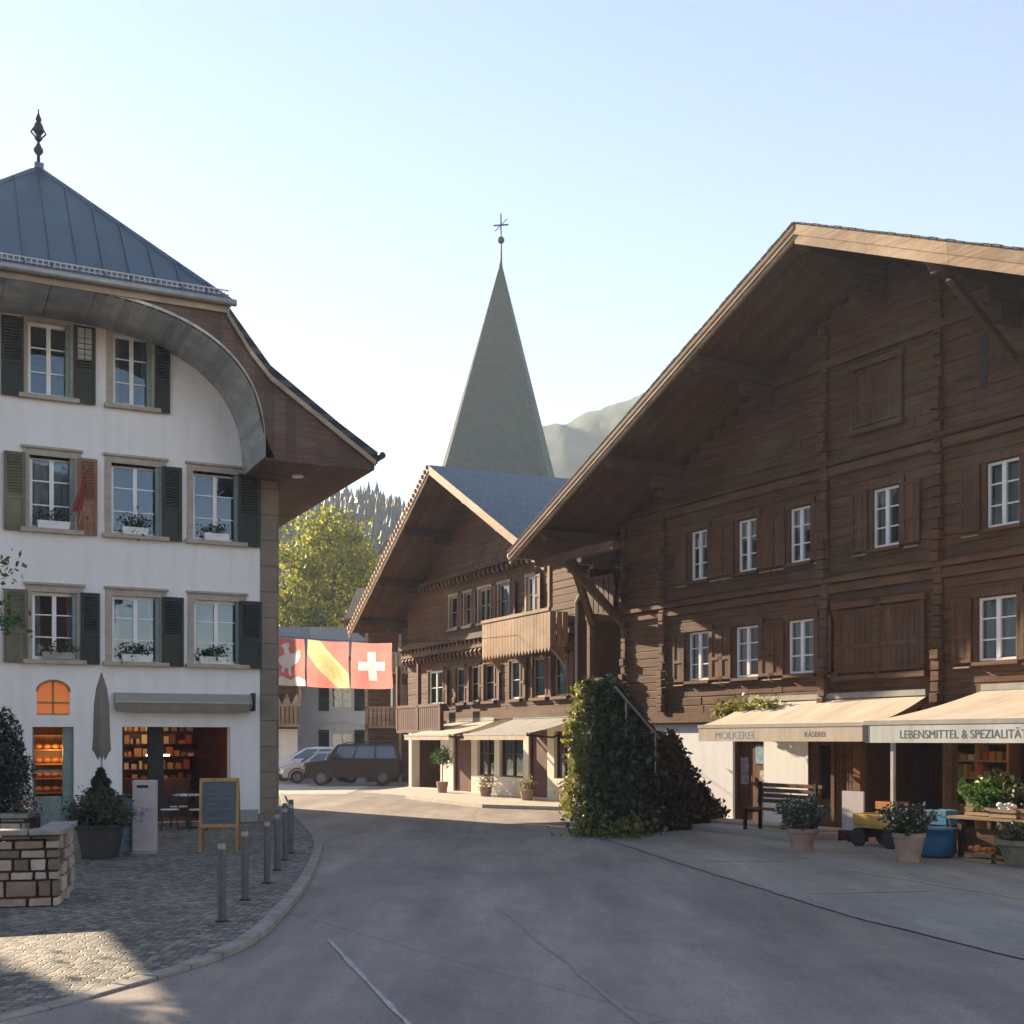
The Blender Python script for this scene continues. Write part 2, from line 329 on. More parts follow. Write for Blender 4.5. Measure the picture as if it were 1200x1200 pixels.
# ------------------------------------------------------------------ foliage
def leaf_obj(P, size, name, mat, parent=None, up=0.0, aspect=.55, jitter=.5):
    P = np.asarray(P, float); n = len(P)
    a = rng.normal(size=(n, 3)); a[:, 2] = a[:, 2] * (1 - up) ; a /= np.linalg.norm(a, axis=1)[:, None] + 1e-9
    b = rng.normal(size=(n, 3)); b -= (b * a).sum(1)[:, None] * a; b /= np.linalg.norm(b, axis=1)[:, None] + 1e-9
    c = np.cross(a, b); s = size * (1 + jitter * (rng.random(n) - .5) * 2)[:, None]
    V = np.stack([P - a*s*.5, P + b*s*aspect*.5 + c*s*.08, P + a*s*.5, P - b*s*aspect*.5 + c*s*.08], 1).reshape(-1, 3)
    me = bpy.data.meshes.new(name); me.vertices.add(4*n); me.vertices.foreach_set('co', V.ravel())
    me.loops.add(4*n); me.loops.foreach_set('vertex_index', np.arange(4*n, dtype=np.int32))
    me.polygons.add(n); me.polygons.foreach_set('loop_start', np.arange(0, 4*n, 4, dtype=np.int32))
    me.polygons.foreach_set('loop_total', np.full(n, 4, dtype=np.int32)); me.materials.append(mat); me.update(calc_edges=True)
    o = bpy.data.objects.new(name, me); COL.objects.link(o)
    if parent: o.parent = parent
    return o
def clumps(center, rad, n, per, cr, shell=.55, zcut=None):
    out = []; cs = []
    c = np.array(center); r = np.array(rad)
    while len(cs) < n:
        d = rng.normal(size=3); d /= np.linalg.norm(d); q = shell + (1 - shell) * rng.random() ** .6
        k = 1 + .16 * math.sin(5 * d[0] + 3 * d[2] + center[0]) + .12 * math.sin(7 * d[1] - 4 * d[2])
        cs.append(c + d * r * q * k)
    for p in cs:
        k = cr * rng.uniform(.6, 1.3); m = int(per * rng.uniform(.6, 1.4))
        out.append(p + rng.normal(size=(m, 3)) * k * np.array([1, 1, .7]) * .55)
    return np.concatenate(out), cs
def tree(name, label, cat, x, y, h_tr, center_z, rad, n, per, cr, size, mat, r0=.25, group=None, z0=0):
    t = thing(name, label, cat, (x, y, z0), 0, group)
    P, cs = clumps((0, 0, center_z), rad, n, per, cr); leaf_obj(P, size, 'crown', mat, t)
    b = MB(); b.tube([(0,0,0), (.05,.03,h_tr*.5), (0,0,h_tr), (.1,0,center_z + rad[2]*.4)], [r0, r0*.8, r0*.65, r0*.2], 8)
    for p in cs[:14]:
        b.tube([(0, 0, h_tr * random.uniform(.7, 1.2)), tuple(np.array(p) * .55 + np.array((0,0,center_z*.3))), tuple(p)], [r0*.35, r0*.22, r0*.06], 5)
    b.build('trunk', M['bark'], t); return t

# ------------------------------------------------------------------ generic wall with openings (x0,x1,z0,z1,holes)
def wall(x0, x1, z0, z1, holes, y0, y1, top=None, step=.4):
    m = MB(); xs = {x0, x1}; zs = {z0, z1}
    for h in holes: xs |= {h[0], h[1]}; zs |= {h[2], h[3]}
    if top:
        k = int((x1 - x0) / step)
        for i in range(1, k): xs.add(x0 + i * (x1 - x0) / k)
    xs = sorted(x for x in xs if x0 <= x <= x1); zs = sorted(z for z in zs if z0 <= z <= z1)
    T = top or (lambda x: z1)
    for a, b in zip(xs, xs[1:]):
        for c, d in zip(zs, zs[1:]):
            mx, mz = (a+b)/2, (c+d)/2
            if any(h[0] < mx < h[1] and h[2] < mz < h[3] for h in holes): continue
            ta, tb = T(a), T(b)
            if c >= max(ta, tb): continue
            da, db = max(c, min(d, ta)), max(c, min(d, tb))
            m.poly([(a,y0,c),(b,y0,c),(b,y0,db),(a,y0,da)]); m.poly([(b,y1,c),(a,y1,c),(a,y1,da),(b,y1,db)])
    for h in holes:
        a, b, c, d = h[:4]
        m.poly([(a,y0,c),(a,y1,c),(b,y1,c),(b,y0,c)]); m.poly([(a,y0,d),(b,y0,d),(b,y1,d),(a,y1,d)])
        m.poly([(a,y0,c),(a,y0,d),(a,y1,d),(a,y1,c)]); m.poly([(b,y0,c),(b,y1,c),(b,y1,d),(b,y0,d)])
    return m
def log_wall(x0, x1, z0, z1, holes, y, top=None, course=.21, thick=.14, wob=.014):
    m = MB(); z = z0
    while z < z1 - .02:
        h = course * random.uniform(.9, 1.12); zt = min(z1, z + h); a, b = x0, x1; zm = (z + zt) / 2
        if top:
            while a < x1 and top(a) < zt-.06: a += .02
            while b > x0 and top(b) < zt-.06: b -= .02
        if b - a > .1:
            iv = [(a, b)]
            for hl in holes:
                if hl[2] < zm < hl[3]:
                    nv = []
                    for p, q in iv:
                        if hl[1] <= p or hl[0] >= q: nv.append((p, q)); continue
                        if hl[0] > p: nv.append((p, hl[0]))
                        if hl[1] < q: nv.append((hl[1], q))
                    iv = nv
            for p, q in iv:
                # break long courses at random joints
                cuts = [p]
                while q - cuts[-1] > 5.5: cuts.append(cuts[-1] + random.uniform(2.8, 5))
                cuts.append(q)
                for u, v in zip(cuts, cuts[1:]):
                    o = random.uniform(-wob, wob); c = .012
                    m.extr([(u+.002,y+o+c,z),(u+.002,y+o,z+c*1.6),(u+.002,y+o,zt-c*1.6),(u+.002,y+o+c,zt-.002),(u+.002,y+thick,zt-.002),(u+.002,y+thick,z)], (v-u-.004,0,0))
        z = zt
    return m
def window(root, x0, x1, z0, z1, y, bars=2, fw=.055, curtain=.5, mat='frame_white', mull=True, glass='glass'):
    f = MB(); d = .06
    f.box(x0, x0+fw, y, y+d, z0, z1); f.box(x1-fw, x1, y, y+d, z0, z1)
    f.box(x0+fw, x1-fw, y, y+d, z0, z0+fw); f.box(x0+fw, x1-fw, y, y+d, z1-fw, z1)
    xm = (x0 + x1) / 2
    if mull: f.box(xm-.045, xm+.045, y-.01, y+d-.01, z0+fw, z1-fw)
    for k in range(bars):
        zz = z0 + (z1 - z0) * (k + 1) / (bars + 1)
        for a, b in (((x0+fw, xm-.045), (xm+.045, x1-fw)) if mull else ((x0+fw, x1-fw),)): f.box(a, b, y+.008, y+.035, zz-.014, zz+.014)
    fo = f.build('window', M[mat], root)
    MB().box(x0+fw, x1-fw, y+.036, y+.042, z0+fw, z1-fw).build('glass_pane', M[glass], fo)
    if curtain > 0:
        c = MB(); w = (x1 - x0)
        for s in (0, 1):
            a = x0 + .03 if s == 0 else x1 - .03 - w * curtain * .5; n = 10; L = w * curtain * .5
            top = [(a + L*i/n, y + .16 + .025 * math.sin(i * 2.2), z1 - .05) for i in range(n+1)]
            bot = [(p[0], p[1], z0 + .08) for p in top]
            for i in range(n): c.poly([bot[i], bot[i+1], top[i+1], top[i]])
        c.build('curtain', M['curtain'], fo)
    return fo
def shutter(root, x0, x1, z0, z1, y, mat, louver=True, name='shutter', tilt=0, peep=False):
    m = MB(); t = .045; fw = .07; zm = z0 + (z1-z0)*.42
    m.box(x0, x0+fw, y-t, y, z0, z1); m.box(x1-fw, x1, y-t, y, z0, z1)
    for a, b in ((z0, z0+fw), (zm-.04, zm+.04), (z1-fw, z1)): m.box(x0+fw, x1-fw, y-t, y, a, b)
    if louver:
        m.box(x0+fw, x1-fw, y-t+.02, y-.01, z0+fw, zm-.04)
        k = 13
        for i in range(k):
            zz = zm + .05 + (z1 - fw - zm - .06) * i / k
            m.hexa([(x0+fw, y-t+.004, zz), (x1-fw, y-t+.004, zz), (x1-fw, y-.008, zz+.05), (x0+fw, y-.008, zz+.05),
                    (x0+fw, y-t+.004, zz+.012), (x1-fw, y-t+.004, zz+.012), (x1-fw, y-.008, zz+.062), (x0+fw, y-.008, zz+.062)])
    else:
        n = max(2, int((x1-x0)/.14))
        for i in range(n):
            a = x0 + fw*.2 + (x1-x0-fw*.4)*i/n; m.box(a+.003, a+(x1-x0-fw*.4)/n-.003, y-t*.55, y-.003, z0+.002, z1-.002)
    return m.build(name, mat, root)
def text_mesh(s, size, mat, parent, mtx, depth=.004, name='lettering', sx=1):
    cu = bpy.data.curves.new('t', 'FONT'); cu.body = s; cu.size = size; cu.extrude = depth; cu.align_x = 'LEFT'
    ob = bpy.data.objects.new('t', cu); COL.objects.link(ob)
    dg = bpy.context.evaluated_depsgraph_get(); me = bpy.data.meshes.new_from_object(ob.evaluated_get(dg))
    bpy.data.objects.remove(ob); bpy.data.curves.remove(cu)
    me.transform(Matrix.Diagonal((sx, 1, 1, 1))); me.transform(mtx); me.materials.clear(); me.materials.append(mat); me.name = name
    o = bpy.data.objects.new(name, me); COL.objects.link(o); o.parent = parent; return o

# ================================================================== GROUND
b = MB(); b.poly([(-150,-35,0),(260,-35,0),(260,495,0),(-150,495,0)]); struct(b.build('ground', M['earth']))
b = MB(); b.poly([(-60,-20,.004),(40,-20,.004),(40,52,.004),(-4,64,.004),(-60,64,.004)]); struct(b.build('road', M['asphalt']))
# forecourt of the market house, butted along the long tar joint
fc = [gp(715, 985), gp(790,1010), gp(870, 1035), gp(1000, 1075), gp(1200, 1125), (5.6, 6), (6.4, -4), (30, -4), (30, 20), FR.w(9, 1)[:2], FR.w(-5, 1)[:2], (1.6,31), (1.9,26)]
struct(MB().poly([(x, y, .012) for x, y in fc]).build('forecourt', M['asphalt_pale']))
def strip(pts, w, z, name, mat, rag=0):
    m = MB(); P = [Vector((p[0], p[1], z)) for p in pts]; L = []
    for i, p in enumerate(P):
        d = (P[min(i+1, len(P)-1)] - P[max(i-1, 0)]).normalized(); nrm = Vector((-d.y, d.x, 0)); k = w/2 * (1 + random.uniform(-rag, rag))
        L.append((p - nrm*k, p + nrm*k))
    for a, c in zip(L, L[1:]): m.poly([a[0], c[0], c[1], a[1]])
    return struct(m.build(name, mat))
def dens(a, c, n=24, wob=.02): return [(a[0]+(c[0]-a[0])*i/n+random.uniform(-wob,wob), a[1]+(c[1]-a[1])*i/n) for i in range(n+1)]
jt = [gp(715,985), gp(790,1010), gp(870,1035), gp(1000,1075), gp(1200,1125), (5.6,6)]
jp = []
for a, c in zip(jt, jt[1:]): jp += dens(a, c, 8, .015)
strip(jp, .06, .017, 'road_joint', M['tar'], .5)
strip(dens(gp(590,1070), gp(770,1215), 14), .035, .009, 'road_seam', M['tar'], .5)
strip(dens(gp(385,1102), gp(482,1206), 16, .006), .045, .013, 'road_line', M['line_w'], .4)
strip(dens(gp(987,1019), gp(1200,1055), 14, .004), .09, .017, 'parking_line', M['line_y'], .3)
strip(dens(gp(947,1048), gp(1104,1045), 8, .004), .08, .018, 'parking_line', M['line_y'], .3)
strip(dens(gp(815,1010), gp(945,1010), 8, .004), .08, .017, 'parking_line', M['line_y'], .3)
# pale lane in front left, rubbed repair patches
# plaza of cobbles with its kerb
kp = [(332,930),(336,940),(346,951),(360,964),(373,978),(378,990),(374,1006),(365,1026),(350,1048),(332,1068),(318,1084),(296,1101),(262,1119),(225,1133),(185,1146),(150,1156),(110,1168),(60,1182),(0,1197)]
kz = [.085]*11 + [.07,.055,.04,.03,.026,.024,.022,.02]
kw = [gp(p[0], p[1], z-.01) for p, z in zip(kp, kz)]
tail = [(-6.5,6.9), (-30,6)]
m = MB(); ctr = (-20, 22)
outer = [(x, y, min(.06, z-.006)) for (x, y), z in zip(kw, kz)] + [(x, y, .014) for x, y in tail] + [(-30,36,.06), (-9,36,.06)]
for a, c in zip(outer, outer[1:] + outer[:1]): m.poly([(-9, 15 if a[1] < 30 else 15, .06), a, c])
struct(m.build('plaza', M['cobble']))
m = MB()
for i, (a, c) in enumerate(zip(kw, kw[1:])):
    a3, c3 = Vector((*a, 0)), Vector((*c, 0)); L = (c3-a3).length; k = max(1, round(L/.9)); d = (c3-a3)/k; nn = Vector((-d.y, d.x, 0)).normalized()*.15
    for j in range(k):
        p = a3 + d*j + d*.012; q = a3 + d*(j+1) - d*.012; zt = kz[i]
        m.hexa([p-nn*0, q-nn*0, q-nn, p-nn, p+Vector((0,0,zt)), q+Vector((0,0,zt)), q-nn+Vector((0,0,zt+.004)), p-nn+Vector((0,0,zt+.004))])
struct(m.build('kerb', M['kerb'], bevel=.012))
# pavement before the middle house, sheet behind with sunlight put in its pale colour
sw = [(-5.6,44.0), gp(475,936), gp(565,947), gp(690,951), FM.w(3,-.2)[:2], FM.w(3,1)[:2], FM.w(-14,1)[:2]]
m = MB(); m.extr([(x, y, 0) for x, y in sw], (0,0,.11)); struct(m.build('pavement', M['concrete']))
struct(MB().poly([(-26,44.5,.01),(-6.2,44.5,.01),(-6.2,62,.01),(-26,62,.01)]).build('sunlit_street', M['concrete']))

# ================================================================== WHITE HOUSE (left)
hL = thing('village_house', 'white rendered village house with curved gable eave, green shutters and a blue-grey metal hip roof', 'house', FL.w(0,0), FL.rot)
UC, D = -5.3, 12.5
holesL = []
rows = {1: (9.58, 11.42), 2: (6.63, 8.45), 3: (3.72, 5.43)}
spec = [(1, 28, 85), (1, 128, 180), (2, 30, 90), (2, 126, 190), (2, 222, 282), (3, 33, 93), (3, 127, 190), (3, 223, 284)]
wins = []
for r, pa, pb in spec:
    z0, z1 = rows[r]; a = FL.pix(pa, 600)[0]; c = FL.pix(pb, 600)[0]
    wins.append((r, a + .08, c - .05, z0 + .1, z1 - .12)); holesL.append(wins[-1][1:])
for r, x in ((1,-7.6), (2,-7.5), (3,-7.5), (2,-9.4), (3,-9.4)):      # the rest of the facade beyond the frame
    z0, z1 = rows[r]; wins.append((r, x, x + .95, z0 + .1, z1 - .12)); holesL.append(wins[-1][1:])
shop = (-3.6, -1.13, .06, 2.32); doorh = (-5.51, -4.64, .06, 2.31); arch = (-5.42, -4.73, 2.57, 3.34)
holesL += [shop, doorh, arch]
def archz(u, h=3.1, e=2.6):
    t = min(1, abs(u - UC) / 4.45); return 8.3 + h * (1 - t ** e) ** (1 / e)
wall(-10.6, 0, 0, 8.3, [h for h in holesL if h[2] < 8.3 and h[3] < 8.4] + [(a, c, d, 8.3) for (a, c, d, e) in holesL if d < 8.3 < e], 0, .35).build('wall', M['stucco'], hL)
up = wall(-10.6, 0, 8.3, 11.9, [(a, c, 8.3, e) for (a, c, d, e) in holesL if d < 8.3 < e] + [h for h in holesL if h[2] > 8.4], 0, .35,
     top=lambda u: (archz(u) + .12) if abs(u-UC) < 4.6 else 8.35, step=.15).build('upper_wall', M['stucco'], hL)
m = MB(); m.box(-.28, 0, .35, D, 0, 9.6); m.box(-10.6, -10.32, .35, D, 0, 9.6); m.box(-10.32, -.28, D-.3, D, 0, 9.6)
m.build('side_wall', M['stucco'], hL)
m = MB(); m.box(-10.3, -.3, .4, D-.3, 3.15, 3.3); m.box(-10.3, -.3, .4, D-.3, 6.0, 6.1); m.box(-10.3, -.3, .4, D-.3, 9.0, 9.1); m.build('floors', M['dark'], hL)
m = MB(); 
for k in range(13): m.box(-.42, .03, -.035, .12, .25 + k*.62, .25 + k*.62 + .6)
m.box(-.415, .025, -.028, .11, .25, 8.3); m.box(-.46, .05, -.06, .12, 0, .245); m.build('quoin_pilaster', M['sandstone'], hL, bevel=.006)
for a_, c_ in ((-10.6,-5.6),(-4.55,-3.7),(-1.05,-.47)): MB().box(a_, c_, -.03, .02, 0, .35).build('plinth', M['greywall'], hL)
for i, (r, a, c, z0, z1) in enumerate(wins):
    w = window(hL, a, c, z0, z1, .14, bars=2, curtain=(0, .35, .3, .0)[i % 4] if i != 2 else 1.0, fw=.07)
    s = MB(); t = .14; s.box(a-t, a, -.03, .02, z0-.02, z1); s.box(c, c+t, -.03, .02, z0-.02, z1); s.box(a-t, c+t, -.035, .02, z1, z1+.15); s.box(a-t-.04, c+t+.04, -.09, .02, z1+.15, z1+.2)
    s.build('surround', M['surround'], w)
    MB().box(a-t-.05, c+t+.05, -.15, .135, z0-.11, z0-.02).build('sill', M['surround'], w)
    j = MB(); j.box(c-.10, c-.005, -.0, .135, z0, z1-.005); j.build('jamb_lining', M['jamb'], w)
shs = [(1,'L',0,28,'green'), (1,'R',85,112,'green'), (1,'R',180,199,'green'), (2,'L',3,30,'green_faded'), (2,'R',90,114,'rust'), (2,'R',188,213,'green'), (2,'R',278,304,'green'),
       (3,'L',3,33,'green_faded'), (3,'R',93,117,'green'), (3,'R',188,215,'green'), (3,'R',279,306,'green')]
for i, (r, sd_, pa, pb, mt) in enumerate(shs):
    z0, z1 = rows[r]; a = FL.pix(pa, 600)[0]; c = FL.pix(pb, 600)[0]
    s = shutter(hL, a+.02, c-.01, z0, z1-.1, -.06, M[mt])
    if (r, pa) == (1, 85):
        q = MB()
        for ix in range(2):
            for iz in range(6): q.box(a+.1+ix*.16, a+.235+ix*.16, -.1085, -.1065, z1-.85+iz*.12, z1-.75+iz*.12)
        q.build('lattice_opening', M['flag_white'], s)
# awning cassette above the shop
a, c = -3.79, -.66
aw = thing('rolled_awning', 'rolled-up grey awning in its long case above the cafe window of the white house', 'awning', FL.w(0,0,0), FL.rot)
m = MB(); m.extr([(a,-.02,2.74),(a,-.02,3.1),(a,-.16,3.08),(a,-.26,2.98),(a,-.28,2.86),(a,-.2,2.74)], (c-a,0,0)); m.build('cassette', M['greywall'], aw, bevel=.01)
MB().box(a+.03, c-.1, -.31, -.285, 2.66, 2.84).build('front_bar', M['canvas_brown'], aw)
MB().box(a, c-.03, -.30, -.262, 2.87, 2.90).build('trim_strip', M['canvas'], aw)
MB().box(c, c+.04, -.38, -.02, 2.70, 3.13).build('end_cap', M['iron'], aw)
# cafe interior
m = MB(); m.box(-3.6,-1.13,.3,.32,.06,.1); m.build('shop_sill', M['surround'], hL)
rm = MB(); y2 = 4.0
rm.poly([(-4.1,y2,0),(-.6,y2,0),(-.6,y2,2.6),(-4.1,y2,2.6)]); rm.poly([(-4.1,.35,0),(-4.1,y2,0),(-4.1,y2,2.6),(-4.1,.35,2.6)]); rm.poly([(-.6,.35,0),(-.6,.35,2.6),(-.6,y2,2.6),(-.6,y2,0)])
rm.build('cafe_room', M['red_wood'], hL); MB().box(-4.1,-.6,.36,y2,2.5,2.56).build('cafe_ceiling', M['fascia_tan'], hL); MB().box(-4.1,-.6,.2,y2,.03,.07).build('cafe_floor', M['red_wood'], hL)
m = MB()
for k in range(5): m.box(-3.5, -1.3, 3.6, 3.98, .9+k*.33, .93+k*.33)
m.box(-3.6,-3.5,.38,.5,0,2.5); m.box(-2.95,-2.6,.45,.6,.07,2.5); m.build('cafe_shelves', M['dark'], hL)
g = MB()
for k in range(5):
    x = -3.45
    while x < -1.4: 
        h = random.uniform(.08,.25); w = random.uniform(.06,.2); g.box(x, x+w, 3.62, 3.8, .932+k*.33, .932+k*.33+h); x += w + random.uniform(.02,.1)
g.build('shelf_goods', M['goods'], hL)
m = MB(); m.box(-3.2,-1.6,2.4,2.9,.07,1.05); m.build('cafe_counter', M['red_wood'], hL)
m = MB(); m.box(-2.75,-2.2,1.9,2.0,1.62,1.66); m.build('lit_shelf_strip', M['lampwarm'], hL)
def glow(name, fr, x, y, z, e, r=.12):
    l = bpy.data.lights.new(name, 'POINT'); l.energy = e; l.color = (1,.62,.3); l.shadow_soft_size = r
    o = bpy.data.objects.new(name, l); COL.objects.link(o); o.location = fr.w(x, y, z); return o
glow('cafe_lamp', FL, -2.7, 2.6, 2.25, 9); glow('bakery_lamp', FL, -5.0, .75, 1.75, 3.5)
# bakery door bay: lit shelves
m = MB(); m.box(-5.8,-4.4,.36,.4,0,.02); m.poly([(-5.8,1.4,0),(-4.4,1.4,0),(-4.4,1.4,2.5),(-5.8,1.4,2.5)]); m.poly([(-5.8,.36,0),(-5.8,1.4,0),(-5.8,1.4,2.5),(-5.8,.36,2.5)]); m.poly([(-4.4,.36,0),(-4.4,.36,2.5),(-4.4,1.4,2.5),(-4.4,1.4,0)]); m.poly([(-5.8,.36,2.5),(-4.4,.36,2.5),(-4.4,1.4,2.5),(-5.8,1.4,2.5)])
m.build('bakery_room', M['ochre_wood'], hL)
m = MB()
for k in range(6): m.box(-5.75,-4.45,1.0,1.38,.45+k*.33,.48+k*.33)
m.build('bakery_shelves', M['ochre_wood'], hL)
g = MB()
for k in range(5):
    x = -5.5
    while x < -4.6: g.ball((x, 1.1, .55+k*.33), .085, 7, 5, (1.3,.8,.8)); x += .19
g.build('bread_loaves', M['orange'], hL, smooth=True)
m = MB(); m.box(-5.51,-4.64,.2,.26,1.28,1.34); m.box(-5.51,-5.46,.2,.26,.07,2.31); m.box(-4.86,-4.64,.12,.26,.07,2.31); m.box(-5.51,-4.86,.2,.25,.07,.75); m.build('door_frame', M['jamb'], hL)
# arched amber window
m = MB(); n = 12; cx_, r_ = (arch[0]+arch[1])/2, (arch[1]-arch[0])/2
pts = [(arch[0], .0, arch[3])] + [(cx_ - r_*math.cos(math.pi*i/n), .0, arch[3]-r_*.72 + r_*.72*math.sin(math.pi*i/n)) for i in range(n+1)] + [(arch[1], .0, arch[3])]
for i in range(n//2): 
    a1 = pts[1+i]; a2 = pts[2+i]; m.extr([(arch[0],-.002,arch[3]), a1, a2], (0,.3,0)); b1 = pts[1+n-i]; b2 = pts[n-i]; m.extr([(arch[1],-.002,arch[3]), b2, b1], (0,.3,0))
m.build('arch_spandrel', M['stucco'], hL)
pw = MB(); pw.poly([(arch[0],.12,arch[2]),(arch[1],.12,arch[2]),(arch[1],.12,arch[3]),(arch[0],.12,arch[3])]); po = pw.build('arched_window', M['backlit'], hL)
m = MB(); m.box(cx_-.02,cx_+.02,.08,.12,arch[2],arch[3]); m.box(arch[0],arch[1],.08,.12,2.83,2.87); m.box(arch[0],arch[1],.08,.12,arch[2],arch[2]+.04)
for i in range(n): m.beam((pts[1+i][0],.02,pts[1+i][2]),(pts[2+i][0],.02,pts[2+i][2]),.05,.05)
m.build('arched_frame', M['ochre_wood'], po)
# --- roof of the white house
prof = [(1.78,8.69),(.86,9.26),(.16,9.74),(-.74,10.36),(-1.2,10.93),(-1.75,11.62)]
def mir(u): return 2*UC - u
YV = -2.2; RZ = 15.2; YA = YV + 3.3; TH = .26
def roofstrip(m, P, y0, y1, th):
    for (a, za), (c, zc) in zip(P, P[1:]):
        m.hexa([(a,y0,za-th),(c,y0,zc-th),(c,y1,zc-th),(a,y1,za-th),(a,y0,za),(c,y0,zc),(c,y1,zc),(a,y1,za)])
m = MB(); roofstrip(m, prof, YV, D+1, TH); roofstrip(m, [(mir(u), z) for u, z in prof][::-1], YV, D+1, TH)
for sgn in (0, 1):
    u0 = -1.75 if sgn == 0 else mir(-1.75); z0 = 11.62
    m.poly([(u0,YV,z0),(UC,YA,RZ),(UC,D-1,RZ),(u0,D+1,z0)]) if sgn == 0 else m.poly([(u0,YV,z0),(u0,D+1,z0),(UC,D-1,RZ),(UC,YA,RZ)])
m.poly([(-1.75,D+1,11.62),(UC,D-1,RZ),(mir(-1.75),D+1,11.62)])
m.build('main_roof', M['tile'], hL)
m = MB(); A = Vector((UC,YA,RZ+.01)); e0 = Vector((mir(-1.62),YV-.12,11.6)); e1 = Vector((-1.62,YV-.12,11.6))
m.poly([e0, e1, A]); m.poly([e1+Vector((.05,.1,0)), A+Vector((.02,.06,0)), A+Vector((0,4,0)), e1+Vector((.0,5,0))])
hp = m.build('hip_roof', M['metal_roof'], hL)
m = MB(); N = 14
nrm = (e1-e0).cross(A-e0).normalized()
for i in range(1, N):
    t = i/N; b0 = e0.lerp(e1, t); tt = 1 - abs(2*t-1); top = b0 + (Vector((b0.x, YA, RZ)) - b0)*tt*.995
    m.beam(b0+nrm*.02, top+nrm*.02, .035, .05, nrm)
m.beam(e0, A, .09, .09); m.beam(e1, A, .09, .09); m.build('standing_seam', M['metal_roof'], hp)
m = MB(); m.beam(A+Vector((0,-.1,.03)), A+Vector((0,2.5,.03)), .22, .12); m.build('ridge_cap', M['metal_roof'], hp)
# hip eave: fascia, gutter, snow guard
m = MB(); xa, xb = mir(-1.66), -1.66
m.box(xa, xb, YV-.05, YV+.02, 11.36, 11.56); fo = m.build('eave_fascia', M['fascia_tan'], hL)
m = MB(); m.tube([(xa-.1, YV-.15, 11.56), (xb+.12, YV-.15, 11.56)], .075, 10); m.build('gutter', M['zinc'], hL, smooth=True)
m = MB()
for k in range(64): x = xa+.1+(xb-xa-.2)*k/63; m.box(x-.012, x+.012, YV+.02, YV+.05, 11.7, 11.86)
m.box(xa, xb, YV+.02, YV+.05, 11.86, 11.885); m.box(xa, xb, YV+.02, YV+.05, 11.77, 11.79); m.build('snow_guard', M['offwhite'], hL)
low = [(1.72,8.36),(.86,8.93),(.16,9.40),(-.74,10.0),(-1.2,10.52),(-1.72,11.30)]
for side in (0, 1):
    m = MB(); PP = [(u, z) if side == 0 else (mir(u), z) for u, z in low]
    for (a, za), (c, zc) in zip(PP, PP[1:]): m.hexa([(a,YV-.06,za),(c,YV-.06,zc),(c,YV,zc),(a,YV,za),(a,YV-.06,za+.13),(c,YV-.06,zc+.13),(c,YV,zc+.13),(a,YV,za+.13)])
    m.build('verge_board', M['fascia_tan'], hL)
# spandrel of brown boards between arch and verge
m = MB(); nn = 60
def lowz(u):
    v = u if u > UC else mir(u)
    if v <= -1.72: return 11.42
    for (a, za), (c, zc) in zip(low, low[1:]):
        if c <= v <= a: return za + (zc-za)*(a-v)/(a-c)
    return 8.36
us = [mir(1.7) + (1.7-mir(1.7))*i/nn for i in range(nn+1)]
for a, c in zip(us, us[1:]):
    za, zc = (archz(a) if abs(a-UC) < 4.45 else 8.3), (archz(c) if abs(c-UC) < 4.45 else 8.3)
    ta, tc = max(lowz(a)+.03, za+.004), max(lowz(c)+.03, zc+.004)
    m.hexa([(a,YV+.03,za),(c,YV+.03,zc),(c,YV+.1,zc),(a,YV+.1,za),(a,YV+.03,ta),(c,YV+.03,tc),(c,YV+.1,tc),(a,YV+.1,ta)])
m.build('spandrel_boards', M['eave_boards'], hL)
# panelled arch soffit
m = MB(); K = 26; ths = [math.pi*i/K for i in range(K+1)]
def ap(th):
    cth, sth = math.cos(th), math.sin(th); e = 2/2.6
    return UC + 4.45*math.copysign(abs(cth)**e, cth), 8.3 + 3.1*abs(sth)**e
for k in range(K):
    q = [ap(ths[k] + (ths[k+1]-ths[k])*j/3) for j in range(4)]
    q[0] = (q[0][0]+(q[1][0]-q[0][0])*.05, q[0][1]+(q[1][1]-q[0][1])*.05)
    for (a, za), (c, zc) in zip(q, q[1:]): m.hexa([(a,YV+.0,za),(c,YV+.0,zc),(c,-.003,zc),(a,-.003,za),(a,YV+.0,za+.06),(c,YV+.0,zc+.06),(c,-.003,zc+.06),(a,-.003,za+.06)])
m.build('arch_soffit', M['panel_blue'], hL)
m = MB()
for side in (0, 1):
    n2 = 12
    for k in range(n2):
        w = 2.5/n2; x0_ = -.84 + k*w; x1_ = x0_ + w - .008
        if side: x0_, x1_ = mir(x1_), mir(x0_)
        inner = (k+1)*w - .84 <= .02
        m.box(x0_, x1_, YV+.02, (-.003 if inner else D+.9), 8.26, 8.30)
m.build('eave_soffit', M['eave_boards'], hL)
m = MB(); m.tube([(1.88, YV-.05, 8.62), (1.88, D+1, 8.62)], .08, 10); m.build('side_gutter', M['iron'], hL)
m = MB(); m.box(1.64,1.70,YV+.0,D+.9,8.27,8.46); m.build('eave_edge', M['eave_boards'], hL)
m = MB(); m.lathe(.25, -.9, [(.14,8.22),(.14,8.258)], 16); m.build('soffit_lamp', M['lens'], hL)
